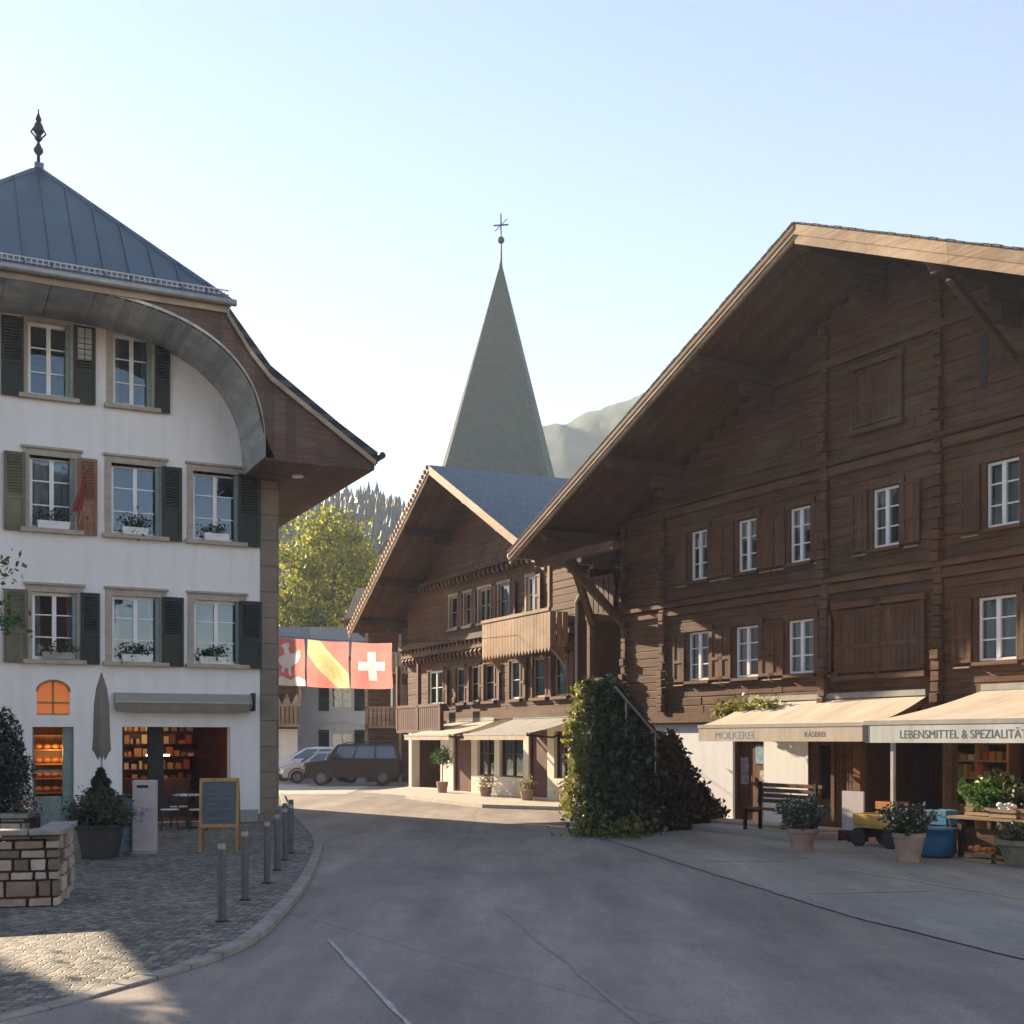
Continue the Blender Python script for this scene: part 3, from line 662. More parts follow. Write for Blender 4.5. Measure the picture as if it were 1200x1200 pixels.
# finial
m = MB(); fx, fy = UC, YA-.02
m.tube([(fx,fy,RZ-.1),(fx,fy,RZ+1.35)], [.045,.015], 8)
m.lathe(fx, fy, [(.05,RZ+.3),(.10,RZ+.36),(.11,RZ+.42),(.06,RZ+.5),(.05,RZ+.54)], 12)
m.lathe(fx, fy, [(.03,RZ+.6),(.09,RZ+.66),(.06,RZ+.75),(.12,RZ+.84),(.10,RZ+.98),(.05,RZ+1.06),(.07,RZ+1.12),(.02,RZ+1.25)], 10)
for t in range(4):
    an = t*math.pi/2; m.beam((fx,fy,RZ+.62),(fx+.16*math.cos(an),fy+.16*math.sin(an),RZ+.8),.03,.03); m.beam((fx+.16*math.cos(an),fy+.16*math.sin(an),RZ+.8),(fx+.05*math.cos(an),fy+.05*math.sin(an),RZ+1.0),.03,.03)
m.build('roof_finial', M['iron'], hL)
# flower boxes on the sills
fl = [(2,(-5.4,-4.75),'white trough with low brown plants on the second-floor sill below the blank-curtained window','a'),
      (2,(-3.6,-3.05),'white trough with a trailing dark plant on the middle sill of the second floor','b'),
      (2,(-1.75,-1.2),'small white trough of dark herbs on the second-floor sill next to the corner pilaster','c'),
      (3,(-5.3,-4.65),'grey trough with wispy dark plants on the first-floor sill next to the faded shutter','d'),
      (3,(-3.6,-2.95),'white trough with pale variegated leaves on the middle sill of the first floor','e'),
      (3,(-1.85,-1.25),'white trough with a dark bushy plant on the first-floor sill nearest the corner','f')]
for r, (a, c), lab, k in fl:
    z = rows[r][0] + .085; t = thing('flower_box', lab, 'flower box', FL.w((a+c)/2, -.05, z), FL.rot, 'flower boxes on the white house sills'); L = (c-a)/2
    m = MB(); m.hexa([(-L,-.075,0),(L,-.075,0),(L,.075,0),(-L,.075,0),(-L-.02,-.09,.17),(L+.02,-.09,.17),(L+.02,.09,.17),(-L-.02,.09,.17)]); m.build('trough', M['white' if k != 'd' else 'zinc'], t, bevel=.008)
    n = 220 if k in 'bef' else 130; P = rng.normal(size=(n,3))*np.array([L*.6,.07,.09 if k != 'b' else .13]) + np.array([L*.2 if k in 'bd' else 0, 0, .26])
    leaf_obj(P, .075, 'plant', M['L_shrub' if k in 'ed' else 'L_ivy'], t)
# small flag on a short pole; its rose tint also holds lens flare
t = thing('hanging_flag', 'small rose-red flag hanging from a slanted pole beside the rust-coloured shutter', 'flag', FL.w(-4.55, -.06, 7.0), FL.rot)
m = MB(); m.tube([(0,0,-.2),(.12,-.55,1.1)], .016, 8); m.build('flag_pole', M['ochre_wood'], t)
m = MB(); n = 10
for i in range(n):
    a0, a1 = i/n, (i+1)/n
    def pp(u, v): return (.12 - .30*v*(.3+u*.8) + .02*math.sin(9*u+3*v), -.55 + .45*(1-u)*.3 + .06*math.sin(14*u), 1.08 - .95*v - .12*u)
    for j in range(8): m.poly([pp(a0,j/8),pp(a1,j/8),pp(a1,(j+1)/8),pp(a0,(j+1)/8)])
m.build('flag_cloth', M['flag_pink'], t, smooth=True)

# ================================================================== BIG TIMBER HOUSE (right)
hR = thing('timber_chalet', 'huge dark timber chalet above the grocery awnings', 'chalet', FR.w(0,0), FR.rot)
UA, ZA, SL, OV = 4.174, 12.23, .456, -2.5
def topR(u): return ZA - abs(u-UA)*SL - .17
RX0, RX1 = -6.85, 15.2; WX0, WX1 = -5.0, 13.3; DR = 17.0
wR = [(2,-2.13,-1.34),(2,-.36,.44),(2,1.42,2.22),(2,6.52,7.37),(3,-2.03,-1.40),(3,-.27,.38),(3,1.48,2.12),(3,3.92,4.62),(3,6.71,7.43),(2,8.6,9.4),(3,9.0,9.7),(3,11.2,11.9)]
zr = {2: (3.52, 4.73), 3: (6.04, 7.27)}
hol = [(a, c, *zr[r]) for r, a, c in wR]
log_wall(WX0, WX1, 2.46, ZA, hol, 0, topR).build('log_wall', M['logs'], hR)
MB().box(WX0+.1, WX1-.1, .15, .2, 2.45, 7.0).build('inner_lining', M['dark'], hR) if False else None
m = MB(); m.box(WX0, WX0+.15, .15, DR, 2.46, 7.3); m.box(WX1-.15, WX1, .15, DR, 2.46, 7.3); m.box(WX0, WX1, DR, DR+.15, 0, 7.3); m.build('side_wall', M['logs'], hR)
m = MB(); m.box(WX0+.2, WX1-.2, .3, DR, 5.25, 5.4); m.box(WX0+.2, WX1-.2, .3, DR, 7.9, 8.0); m.build('floors', M['dark'], hR)
for i, (r, a, c) in enumerate(wR):
    z0, z1 = zr[r]; w = window(hR, a, c, z0, z1, .02, bars=2, curtain=(.7,.5,.8,1.0,.6,.4,.6,.5,.9)[i % 9], fw=.05)
    MB().box(a-.08, c+.08, -.13, .02, z0-.09, z0-.02).build('sill', M['logs'], w)
    s = MB(); s.box(a-.1,a,-.045,.02,z0-.02,z1+.02); s.box(c,c+.1,-.045,.02,z0-.02,z1+.02); s.box(a-.14,c+.14,-.07,.02,z1+.02,z1+.16); s.build('window_surround', M['plank_v'], w)
    shutter(hR, a-.56, a-.12, z0-.02, z1, -.05, M['plank_v'], False)
    shutter(hR, c+.12, c+.56, z0-.02, z1, -.05, M['plank_v'], False)
    for e in (a-.56, c+.12): MB().box(e+.03, e+.41, -.1, -.05, z0-.12, z0-.09).build('shutter_ledge', M['fascia_tan'], w)
for (a, c, z0, z1) in ((3.0,4.05,3.45,4.8),(4.11,5.2,3.45,4.8),(3.45,4.63,8.66,9.84)):
    shutter(hR, a, c, z0, z1, -.04, M['plank_v'], False, name='closed_shutter')
    m = MB(); m.box(a-.1,a-.005,-.1,.0,z0-.05,z1+.05); m.box(c+.005,c+.1,-.1,.0,z0-.05,z1+.05); m.box(a-.15,c+.15,-.13,.0,z1+.05,z1+.16); m.box(a-.15,c+.15,-.16,.0,z0-.16,z0-.05); m.build('shutter_surround', M['logs'], hR)
MB().box(6.56, 6.72, -.02, -.014, 8.71, 9.8).build('slit_opening', M['dark'], hR)
m = MB()
for zz, h, p in ((2.46,.24,.10),(5.22,.18,.08),(5.44,.10,.14),(7.78,.18,.08),(8.0,.10,.14),(10.15,.16,.12)):
    a, c = WX0, WX1
    while topR(a) < zz + h: a += .05
    while topR(c) < zz + h: c -= .05
    m.box(a, c, -p, -.02, zz, zz+h)
    if p > .9:
        x = a + .2
        while x < c: m.box(x, x+.1, -p+.03, -.14, zz-.1, zz-.003); x += .42
m.build('string_course', M['logs'], hR)
# stacks of interlocking log ends
for u in (-4.85, -3.15, 2.58, 5.62, 9.9):
    m = MB(); z = 2.75; k = 0
    while z < min(topR(u), topR(u+.2)) - .25:
        p = .12 + random.uniform(-.03,.03) + (.08 if (int(z*1.1) % 3 == 0) else 0); m.box(u-.1, u+.1, -p, -.02, z, z+.19); z += .215; k += 1
    m.build('log_ends', M['logs'], hR, bevel=.012)
# ground floor
dh = (-.55, .53, .05, 2.06)
wall(-5.0, 1.96, 0, 2.43, [dh], .05, .4).build('ground_wall', M['stucco_blue'], hR)
m = MB(); m.box(-5.06, 2.0, -.02, .3, 2.432, 2.458); m.build('wall_ledge', M['logs'], hR)
d = MB(); d.box(dh[0], dh[0]+.08, .12, .25, .05, 2.06); d.box(dh[1]-.08, dh[1], .12, .25, .05, 2.06); d.box(dh[0]+.08, dh[1]-.08, .12, .25, 1.98, 2.06)
d.box(dh[0]+.08, dh[1]-.08, .18, .23, .05, 1.98); do = d.build('door', M['plank_v'], hR)
d = MB(); d.box(-.40,-.12,.165,.178,.95,1.6); d.build('poster', M['poster2'], do)
d = MB(); d.box(.12,.40,.165,.178,1.45,1.9); d.build('poster', M['poster'], do)
d = MB(); d.box(.28,.43,.15,.164,.95,1.3); d.build('notice_box', M['poster2'], do)
d = MB(); d.tube([(.02,.15,1.0),(.02,.15,1.16)], .015, 6); d.build('handle', M['zinc'], do)
# shop recess under the awnings
m = MB(); m.poly([(1.97,4,0),(13,4,0),(13,4,2.44),(1.97,4,2.44)]); m.poly([(1.97,.06,0),(1.97,4,0),(1.97,4,2.44),(1.97,.06,2.44)]); m.build('shop_back_wall', M['plank_v'], hR)
m = MB(); m.box(2.0, 13.2, .02, 4, 2.34, 2.44); m.build('shop_ceiling', M['logs'], hR)
m = MB()
for a, c in ((1.97,2.15),(2.55,2.65),(3.2,3.4),(5.6,5.78),(8.0,8.2)): MB().box(a, c, .15, .32, 0, 2.335).build('shop_post', M['logs'], hR)
m.box(2.15,3.2,.2,.26,0,.7); m.box(2.15,3.2,.2,.26,1.9,2.33)
for k in range(6): m.box(2.66+k*.09,2.73+k*.09,.22,.25,.7,1.9)
m.build('shop_front', M['logs'], hR)
MB().poly([(2.15,.23,.7),(2.55,.23,.7),(2.55,.23,1.9),(2.15,.23,1.9)]).build('shop_glass', M['glass_dark'], hR)
m = MB()
for xs_ in ((3.6,5.2),(6.0,7.6)):
    for k in range(5): m.box(xs_[0], xs_[1], 2.6, 3.0, .4+k*.38, .43+k*.38)
    for x in (xs_[0]-.05, (xs_[0]+xs_[1])/2, xs_[1]): m.box(x, x+.05, 2.6, 3.0, 0, 2.2)
m.build('shop_shelves', M['ochre_wood'], hR)
g = MB()
for xs_ in ((3.6,5.2),(6.0,7.6)):
    for k in range(5):
        x = xs_[0]+.06
        while x < xs_[1]-.15:
            w = random.uniform(.07,.18); g.box(x, x+w, 2.65, 2.85, .432+k*.38, .432+k*.38+random.uniform(.12,.3)); x += w+random.uniform(.02,.08)
g.build('shelf_goods', M['goods'], hR)
m = MB(); m.box(7.7, 13, 2.0, 2.1, 1.25, 2.33); m.build('inner_partition', M['greywall'], hR)
m = MB(); m.box(8.15, 8.25, 1.9, 1.99, .9, 2.33); m.box(7.6,7.7,1.95,2.1,0,2.33); m.build('partition_post', M['dark'], hR)
glow('grocery_lamp', FR, 5.6, 1.6, 2.1, 4)
# roof
m = MB()
for a, c in ((RX0, UA), (UA, RX1)):
    za, zc = ZA-abs(a-UA)*SL, ZA-abs(c-UA)*SL
    m.hexa([(a,OV,za-.12),(c,OV,zc-.12),(c,DR+1.5,zc-.12),(a,DR+1.5,za-.12),(a,OV,za),(c,OV,zc),(c,DR+1.5,zc),(a,DR+1.5,za)])
m.build('roof', M['tile'], hR)
m = MB(); nb = 44                                                     # eave boarding below, running up the slope
for i in range(14):
    y0_ = OV+.07 + i*.19; y1_ = y0_ + .183
    for a, c in ((RX0+.05, UA-.005), (UA+.005, RX1-.05)):
        za, zc = ZA-abs(a-UA)*SL-.125, ZA-abs(c-UA)*SL-.125; dz = random.uniform(.03,.04)
        m.hexa([(a,y0_,za-dz),(c,y0_,zc-dz),(c,y1_,zc-dz),(a,y1_,za-dz),(a,y0_,za),(c,y0_,zc),(c,y1_,zc),(a,y1_,za)])
m.build('soffit_boards', M['logs'], hR)
for u in (UA, UA-3.3, UA+3.2, UA-6.6, UA+6.6, UA-9.6, UA+9.4):
    m = MB(); z = ZA-abs(u-UA)*SL - .19
    m.box(u-.13, u+.13, OV+.25, .2, z-.34, z); m.extr([(u-.13,OV+.25,z-.003),(u-.13,OV+.08,z-.003),(u-.13,OV+.08,z-.14),(u-.13,OV+.25,z-.3)], (.26,0,0))
    if True:
        m.box(u-.1, u+.1, -.95, -.02, z-.62, z-.345); m.box(u-.1,u+.1,-.6,-.02,z-.9,z-.625)
        if abs(u-UA-3.2) < .1: m.beam((u, OV+.6, z-.36), (u, -.12, z-1.5), .13, .15)
    m.build('purlin', M['beam_y'], hR, bevel=.015)
for nm, a, c in (('verge_board', RX0, UA), ('verge_board', UA, RX1)):
    m = MB(); za, zc = ZA-abs(a-UA)*SL, ZA-abs(c-UA)*SL
    n_ = 6
    for k in range(n_):
        p, q = a+(c-a)*k/n_, a+(c-a)*(k+1)/n_-.004; zp, zq = ZA-abs(p-UA)*SL, ZA-abs(q-UA)*SL
        for d0, d1, yy in ((-.22,-.015,OV-.045),(-.40,-.225,OV-.015)):
            if a == RX0: d0, d1 = (d0+.0, -.13) if d1 > -.1 else (d0+.08, d1)
            m.hexa([(p,yy,zp+d0),(q,yy,zq+d0),(q,OV+.05,zq+d0),(p,OV+.05,zp+d0),(p,yy,zp+d1),(q,yy,zq+d1),(q,OV+.05,zq+d1),(p,OV+.05,zp+d1)])
    m.build(nm, M['fascia'], hR)
    if a == RX0:
        m = MB(); m.hexa([(a,OV-.06,za-.126),(c,OV-.06,zc-.126),(c,OV+.05,zc-.126),(a,OV+.05,za-.126),(a,OV-.06,za-.004),(c,OV-.06,zc-.004),(c,OV+.05,zc-.004),(a,OV+.05,za-.004)]); m.build('verge_cap', M['logs'], hR)
m = MB()
for side in (0, 1):
    n_ = 60
    for k in range(n_):
        a = RX0+(UA-RX0)*k/n_ if side == 0 else UA+(RX1-UA)*k/n_; c = a + .15; za, zc = ZA-abs(a-UA)*SL, ZA-abs(c-UA)*SL; h = random.uniform(.03,.05)
        m.hexa([(a,OV-.07,za+.003),(c,OV-.07,zc+.003),(c,OV+.3,zc+.003),(a,OV+.3,za+.003),(a,OV-.07,za+h),(c,OV-.07,zc+h),(c,OV+.3,zc+h),(a,OV+.3,za+h)])
m.build('verge_tiles', M['tile'], hR)
m = MB(); m.tube([(RX0-.06, OV, ZA-(UA-RX0)*SL-.06), (RX0-.06, DR, ZA-(UA-RX0)*SL-.06)], .08, 8); m.build('gutter', M['zinc'], hR)
# side gallery on the left with its brace and loggia boards
m = MB(); gx = -6.35
m.box(gx, WX0-.01, -.3, 9, 2.55, 2.72); m.box(gx, WX0-.01, -.3, 9, 5.4, 5.55)
for y_ in (-.25, 2.2, 4.6, 7.0): m.box(gx, gx+.14, y_, y_+.14, 0, 6.85)
for zz in (2.72, 5.55):
    for k in range(34): m.box(gx+.03, gx+.06, -.1+k*.26, .13+k*.26, zz, zz+.95)
    for k in range(5): m.box(gx+.15+k*.24, gx+.15+k*.24+.2, -.28, -.25, zz, zz+.95)
    m.box(gx-.02, gx+.1, -.3, 9, zz+.95, zz+1.03); m.box(gx+.101, WX0-.01, -.3, -.2, zz+.95, zz+1.03)
m.beam((gx+.2, -.2, 5.3), (WX0+.3, -1.9, 6.9), .16, .2); m.box(RX0+.5, WX0+2.3, -2.0, -1.8, 6.78, 7.0)
m.beam((-4.9,-.05,5.2),(-4.9,-1.9,6.75), .16,.2)
m.build('side_gallery', M['logs'], hR)
m = MB(); m.ball((-4.3,-1.9,6.72),.07,10,6); m.build('gable_lamp', M['lens'], hR)
m = MB(); m.box(-6.2,WX0-.01,.4,.5,0,2.5); m.build('gallery_base', M['logs'], hR)

# awnings of the grocery
def awning(nm, lab, u0, u1, yf, zf, zb, vh, cm, vm, fr, arms=True):
    t = thing(nm, lab, 'awning', fr.w(0,0,0), fr.rot)
    m = MB(); n = 8; nx = max(2, int((u1-u0)/.6))
    def zz(s, x): return zb + (zf-zb)*s - .05*math.sin(math.pi*s)*(1+.25*math.sin(x*5))
    for i in range(nx):
        for j in range(n):
            x0_, x1_ = u0+(u1-u0)*i/nx, u0+(u1-u0)*(i+1)/nx; s0, s1 = j/n, (j+1)/n
            m.poly([(x0_,yf*s1,zz(s1,x0_)),(x1_,yf*s1,zz(s1,x1_)),(x1_,yf*s0,zz(s0,x1_)),(x0_,yf*s0,zz(s0,x0_))])
    m.build('canopy', cm, t, smooth=True)
    m = MB(); m.box(u0-.02, u1+.02, yf-.05, yf+.02, zf-.055, zf+.02); m.box(u0, u1, -.12, -.0, zb-.02, zb+.1); m.build('front_bar', M['zinc'], t)
    m = MB(); k = int((u1-u0)/.12)
    for i in range(k):
        a, c = u0+(u1-u0)*i/k, u0+(u1-u0)*(i+1)/k; o1, o2 = 0, 0
        m.poly([(a,yf-.04+o1,zf-.056-vh),(c,yf-.04+o2,zf-.056-vh),(c,yf-.04,zf-.056),(a,yf-.04,zf-.056)])
    v = m.build('valance', vm, t, smooth=True)
    if arms:
        m = MB()
        for x in (u0+.15, u1-.15):
            m.beam((x,-.05,zb-.25),(x,yf*.5,zf+.0-.12),.04,.05); m.beam((x,yf*.5,zf-.12),(x,yf,zf-.06),.04,.05)
        m.build('folding_arm', M['iron'], t)
    return t, v
X90 = Matrix.Rotation(math.pi/2, 4, 'X')
a1, v1 = awning('shop_awning', 'cream awning above the brown poster door and bench, the smaller one under the vine', .19, 5.35, -1.6, 2.34, 2.93, .30, M['canvas'], M['canvas'], FR)
text_mesh('MOLKEREI', .235, M['poster'], v1, Matrix.Translation((.75,-1.6425,2.04)) @ X90, sx=1.2, depth=.001)
text_mesh('KÄSEREI', .15, M['letter'], v1, Matrix.Translation((3.55,-1.6425,2.08)) @ X90, sx=1.1, depth=.001)
a2, v2 = awning('shop_awning', 'large cream awning with black grocery lettering on its pale valance over the produce stand', 6.65, 12.6, -3.2, 2.33, 2.97, .31, M['canvas'], M['canvas_pale'], FR)
text_mesh('LEBENSMITTEL & SPEZIALITÄTEN', .20, M['letter'], v2, Matrix.Translation((7.42,-3.2425,2.04)) @ X90, sx=.93, depth=.001)
MB().box(6.6,6.72,-3.25,-3.1,1.98,2.28).build('end_bracket', M['iron'], a2)
for x in (5.5,): 
    t = thing('awning_post', 'white post standing between the two grocery awnings', 'post', FR.w(5.75,-1.5,0), FR.rot)
    m = MB(); m.box(-.035,.035,-.035,.035,.0,2.3); m.box(-.09,.09,-.06,.06,0,.05); m.beam((0,0,2.0),(-.35,0,2.3),.05,.05); m.build('post', M['offwhite'], t)

# ================================================================== MIDDLE TIMBER HOUSE
hM = thing('timber_chalet', 'brown timber chalet with blue slate roof below the church spire', 'chalet', FM.w(0,0), FM.rot)
UA2, ZA2, SA, SB, OV2 = -5.94, 11.64, .61, .53, -2.0
def topM(u): return ZA2 - (UA2-u)*SA - .15 if u < UA2 else ZA2 - (u-UA2)*SB - .15
MX0, MX1, DM = -12.8, .9, 13
lw = [(503,520),(535,545),(552,562),(568,580),(598,610),(625,640),(650,665)]
uw = [(528,537),(545,553),(562,576),(585,598),(618,627)]
LW = [(FM.pix(a,770)[0], FM.pix(c,770)[0]) for a, c in lw]; UW = [(FM.pix(a,700)[0], FM.pix(c,700)[0]) for a, c in uw]
holM = [(a, c, 3.4, 4.7) for a, c in LW] + [(a, c, 6.2, 7.4) for a, c in UW]
log_wall(MX0, MX1, 2.75, ZA2, holM, 0, topM, .22).build('log_wall', M['logs_mid'], hM)
m = MB(); m.box(MX1-.15, MX1, .15, DM, 0, 7.3); m.box(MX0, MX0+.15, .15, DM, 0, 6.6); m.box(MX0, MX1, DM, DM+.15, 0, 6.6); m.build('side_wall', M['logs_mid'], hM)
m = MB(); m.box(MX0+.2, MX1-.2, .3, DM, 2.9, 3.0); m.box(MX0+.2, MX1-.2, .3, DM, 5.6, 5.7); m.build('floors', M['dark'], hM)
for i, (a, c, z0, z1) in enumerate(holM):
    w = window(hM, a, c, z0, z1, .03, bars=1, curtain=1.0 if i == 0 else 0, fw=.07, mull=(c-a) > .9, glass='glass_dark', mat='frame_white' if i in (0, 4, 11) else 'fascia_tan')
    s = MB(); s.box(a-.1,a,-.05,.03,z0,z1); s.box(c,c+.1,-.05,.03,z0,z1); s.box(a-.1,c+.1,-.06,.03,z1,z1+.1); s.box(a-.12,c+.12,-.12,.03,z0-.1,z0-.003); s.build('window_surround', M['fascia_tan' if i > 6 else 'plank_v'], w)
    shutter(hM, c+.12, c+.5, z0, z1, -.05, M['red_wood' if i % 2 else 'plank_v'], False)
m = MB()
for zz, h, p in ((2.75,.3,.12),(5.0,.16,.18),(5.3,.22,.30),(5.62,.2,.42),(7.8,.2,.16),(8.05,.1,.3)):
    a, c = MX0, MX1
    while topM(a) < zz+h: a += .05
    while topM(c) < zz+h: c -= .05
    m.box(a, c, -p, -.02, zz, zz+h)
    if p > .25:
        x = a+.1
        while x < c-.2: m.extr([(x,-p+.04,zz-.003),(x,-.2,zz-.003),(x,-.2,zz-.28),(x,-.28,zz-.26),(x,-.34,zz-.12)], (.14,0,0)); x += .36
m.build('carved_frieze', M['logs_mid'], hM)
m = MB(); a, c = -3.7, .95; x = a
m.box(a, c, -1.0, -.43, 4.86, 4.98); m.box(a-.03, c+.03, -1.06, -.96, 5.93, 6.03)
while x < c-.1:
    m.extr([(x,-1.03,5.92),(x+.2,-1.03,5.92),(x+.2,-1.03,4.84),(x+.1,-1.03,4.68),(x,-1.03,4.84)], (0,.03,0)); x += .215
for y_ in (-.97,-.75,-.55): m.box(a, a+.03, y_, y_+.18, 4.98, 5.92); m.box(c-.03, c, y_, y_+.18, 4.98, 5.92)
for x in (a+.1, -1.8, c-.2): m.extr([(x,-.95,4.855),(x,-.43,4.855),(x,-.43,4.3),(x,-.6,4.5)], (.12,0,0))
for x in (c-.12,): m.box(x, x+.12, -1.02, -.9, 6.03, topM(x)-.5 if topM(x)-.5 < 8.4 else 8.4)
m.build('balcony', M['sunny_wood'], hM)
# ground floor: white render, openings
def um(px, y=0): return FM.pix(px, 800, y)[0]
gh = [(um(480)+.1, um(515), .12, 2.4), (um(530), um(551), .12, 2.3), (um(558), um(578), .75, 2.35), (um(584), um(612), .75, 2.35), (um(618), um(640), .15, 2.35), (um(648), um(666), .8, 2.3)]
wall(MX0, MX1, 0, 2.74, gh, .04, .4).build('ground_wall', M['stucco_warm'], hM)
for i, (a, c, z0, z1) in enumerate(gh):
    if i in (2, 3, 5): window(hM, a, c, z0, z1, .15, bars=1, curtain=.3, mat='red_wood', glass='glass_dark')
    elif i in (1, 4):
        d = MB(); d.box(a, c, .15, .22, z0, z1); d.box(a, a+.1, .10, .15, z0, z1); d.box(c-.1, c, .10, .15, z0, z1); d.box(a+.1,c-.1,.10,.15,z1-.12,z1); d.build('door', M['red_wood'], hM)
    else: MB().box(a-.2, c+.2, 1.6, 1.7, 0, 2.7).build('porch_back', M['red_wood'], hM)
# gallery at the left
m = MB(); a, c = -11.3, -7.0
m.box(a, c, -1.1, -.15, 2.3, 2.42); m.box(a, c, -1.12, -1.04, 3.25, 3.36)
x = a
while x < c-.1: m.box(x, x+.15, -1.1, -1.07, 2.42, 3.25); x += .19
for x in (a, -9.2, c-.14): m.box(x, x+.14, -1.12, -.98, 2.42, 4.9 if x < -9 else 3.3)
m.box(a, a+.12, -1.1, -.1, 3.25, 3.36)
m.build('gallery', M['red_wood'], hM)
m = MB()
for a, c in ((-14.3, UA2), (UA2, 2.4)):
    za = ZA2 - ((UA2-a)*SA if a < UA2 else 0); zc = ZA2 - ((c-UA2)*SB if c > UA2 else 0); k = .22
    m.hexa([(a,OV2,za-.1),(c,OV2,zc-.1),(c,DM+1,zc-.1+k),(a,DM+1,za-.1+k),(a,OV2,za),(c,OV2,zc),(c,DM+1,zc+k),(a,DM+1,za+k)])
m.build('roof', M['slate'], hM)
m = MB()
for i in range(11):
    y0_ = OV2+.07+i*.19
    for a, c in ((-14.2, UA2), (UA2, 2.3)):
        za = ZA2 - ((UA2-a)*SA if a < UA2 else 0); zc = ZA2 - ((c-UA2)*SB if c > UA2 else 0)
        m.hexa([(a,y0_,za-.14),(c,y0_,zc-.14),(c,y0_+.184,zc-.14),(a,y0_+.184,za-.14),(a,y0_,za-.105),(c,y0_,zc-.105),(c,y0_+.184,zc-.105),(a,y0_+.184,za-.105)])
m.build('soffit_boards', M['logs_mid'], hM)
for u in (UA2, -8.6, -11.2, -13.4, -3.4, -.9, 1.5):
    m = MB(); z = (ZA2-(UA2-u)*SA if u < UA2 else ZA2-(u-UA2)*SB) - .16
    m.box(u-.11, u+.11, OV2+.12, .2, z-.28, z); m.box(u-.09,u+.09,-.7,-.02,z-.5,z-.285)
    m.build('purlin', M['beam_y'], hM, bevel=.012)
for a, c in ((-14.3, UA2), (UA2, 2.4)):
    m = MB(); za = ZA2 - ((UA2-a)*SA if a < UA2 else 0); zc = ZA2 - ((c-UA2)*SB if c > UA2 else 0)
    for d0, d1, yy in ((-.2,-.01,OV2-.045),(-.33,-.205,OV2-.015)):
        m.hexa([(a,yy,za+d0),(c,yy,zc+d0),(c,OV2+.04,zc+d0),(a,OV2+.04,za+d0),(a,yy,za+d1),(c,yy,zc+d1),(c,OV2+.04,zc+d1),(a,OV2+.04,za+d1)])
    m.build('verge_board', M['fascia'], hM)
m = MB()
for k in range(40):
    a = -14.3+(UA2+14.3)*k/40; c = a+.12; m.box(a, c, OV2-.09, OV2+.25, ZA2-(UA2-a)*SA+.02, ZA2-(UA2-c)*SA+.06)
m.build('verge_tiles', M['fascia'], hM)
m = MB(); m.tube([(MX1+.08,-.1,.1),(MX1+.08,-.1,6.2),(MX1+1.2,-.1,7.4)], .05, 8); m.build('downpipe', M['offwhite'], hM)
awning('shop_awning', 'narrow cream awning at the left end of the middle chalet over the dark porch', -8.64, -4.64, -1.8, 2.2, 2.72, .12, M['canvas'], M['canvas'], FM)
awning('shop_awning', 'grey-brown awning at the right half of the middle chalet beside the ivy', -3.2, 1.2, -1.9, 2.22, 2.75, .14, M['canvas_grey'], M['canvas'], FM)

# ================================================================== CHURCH
cxw, cyw = (585-600)/1400*80, 80
ch = thing('church', 'church steeple with a tall grey-green shingled spire rising behind the middle chalet', 'church', (cxw+.12, cyw, 0), R(-9))
zb = 2+318/1400*80; zt = 2+563/1400*80; hw = 3.27
m = MB(); m.box(-2.9,2.9,-2.9,2.9,0,17.5); m.build('tower', M['stucco_warm'], ch)
m = MB(); zz0 = 17.0; k = (zt-zz0)/(zt-zb); h0 = hw*k*1.0
lv = [(h0+.5, zz0-.5), (h0, zz0+.3)] + [(h0*(1-t), zz0+(zt-zz0)*t) for t in (.2,.4,.6,.8,.97)] + [(.05, zt)]
c_ = .10
def ring8(h): q = h*(1-c_*.9); return [(-q,-h),(q,-h),(h,-q),(h,q),(q,h),(-q,h),(-h,q),(-h,-q)]
base = 0
for i, (h, z) in enumerate(lv): m.v += [(x, y, z) for x, y in ring8(h)]
for i in range(len(lv)-1):
    for k2 in range(8): m.f.append((i*8+k2, i*8+(k2+1) % 8, (i+1)*8+(k2+1) % 8, (i+1)*8+k2))
m.build('spire', M['shingle'], ch)
m = MB(); m.tube([(0,0,zt-.6),(0,0,zt+3.1)], [.09,.03], 8); m.ball((0,0,zt+1.35), .24, 12, 8); m.beam((-.5,0,zt+2.35),(.5,0,zt+2.35),.08,.08); m.beam((0,0,zt+1.9),(0,0,zt+3.1),.08,.08)
m.beam((-.42,0,zt+1.95),(.42,0,zt+2.75),.04,.04); m.build('spire_cross', M['iron'], ch)

# ================================================================== BACKGROUND HOUSES
def P(px, py, Y): return ((px-600)/1400*Y, Y, 2+(868-py)/1400*Y)
hB = thing('white_house', 'small white house with dark green shutters behind the parked cars', 'house', (-11.8, 66, 0), 0)
ww = [(.75, 2.0), ]
hb = [(1.75, 3.05, 3.75, 5.2), (1.75, 3.05, 1.0, 2.5)]
wall(-1.6, 4.3, 0, 6.6, hb, 0, .3, top=None).build('wall', M['stucco_blue'], hB)
m = MB(); m.box(-1.6,-1.3,.3,9,0,6.6); m.box(4.0,4.3,.3,9,0,6.6); m.build('side_wall', M['stucco_blue'], hB)
m = MB(); m.hexa([(-2.4,-.8,6.45),(5.0,-.8,6.45),(5.0,9.5,6.45),(-2.4,9.5,6.45),(-2.4,-.8,6.62),(5.0,-.8,6.62),(5.0,4.4,8.7),(-2.4,4.4,8.7)])
m.build('roof', M['slate'], hB)
for a, c, z0, z1 in hb:
    w = window(hB, a, c, z0, z1, .1, bars=2, curtain=.9, fw=.12)
    for s0, s1 in ((a-.62, a-.05), (c+.05, c+.62)): shutter(hB, s0, s1, z0-.1, z1+.1, -.03, M['green'])
m = MB()
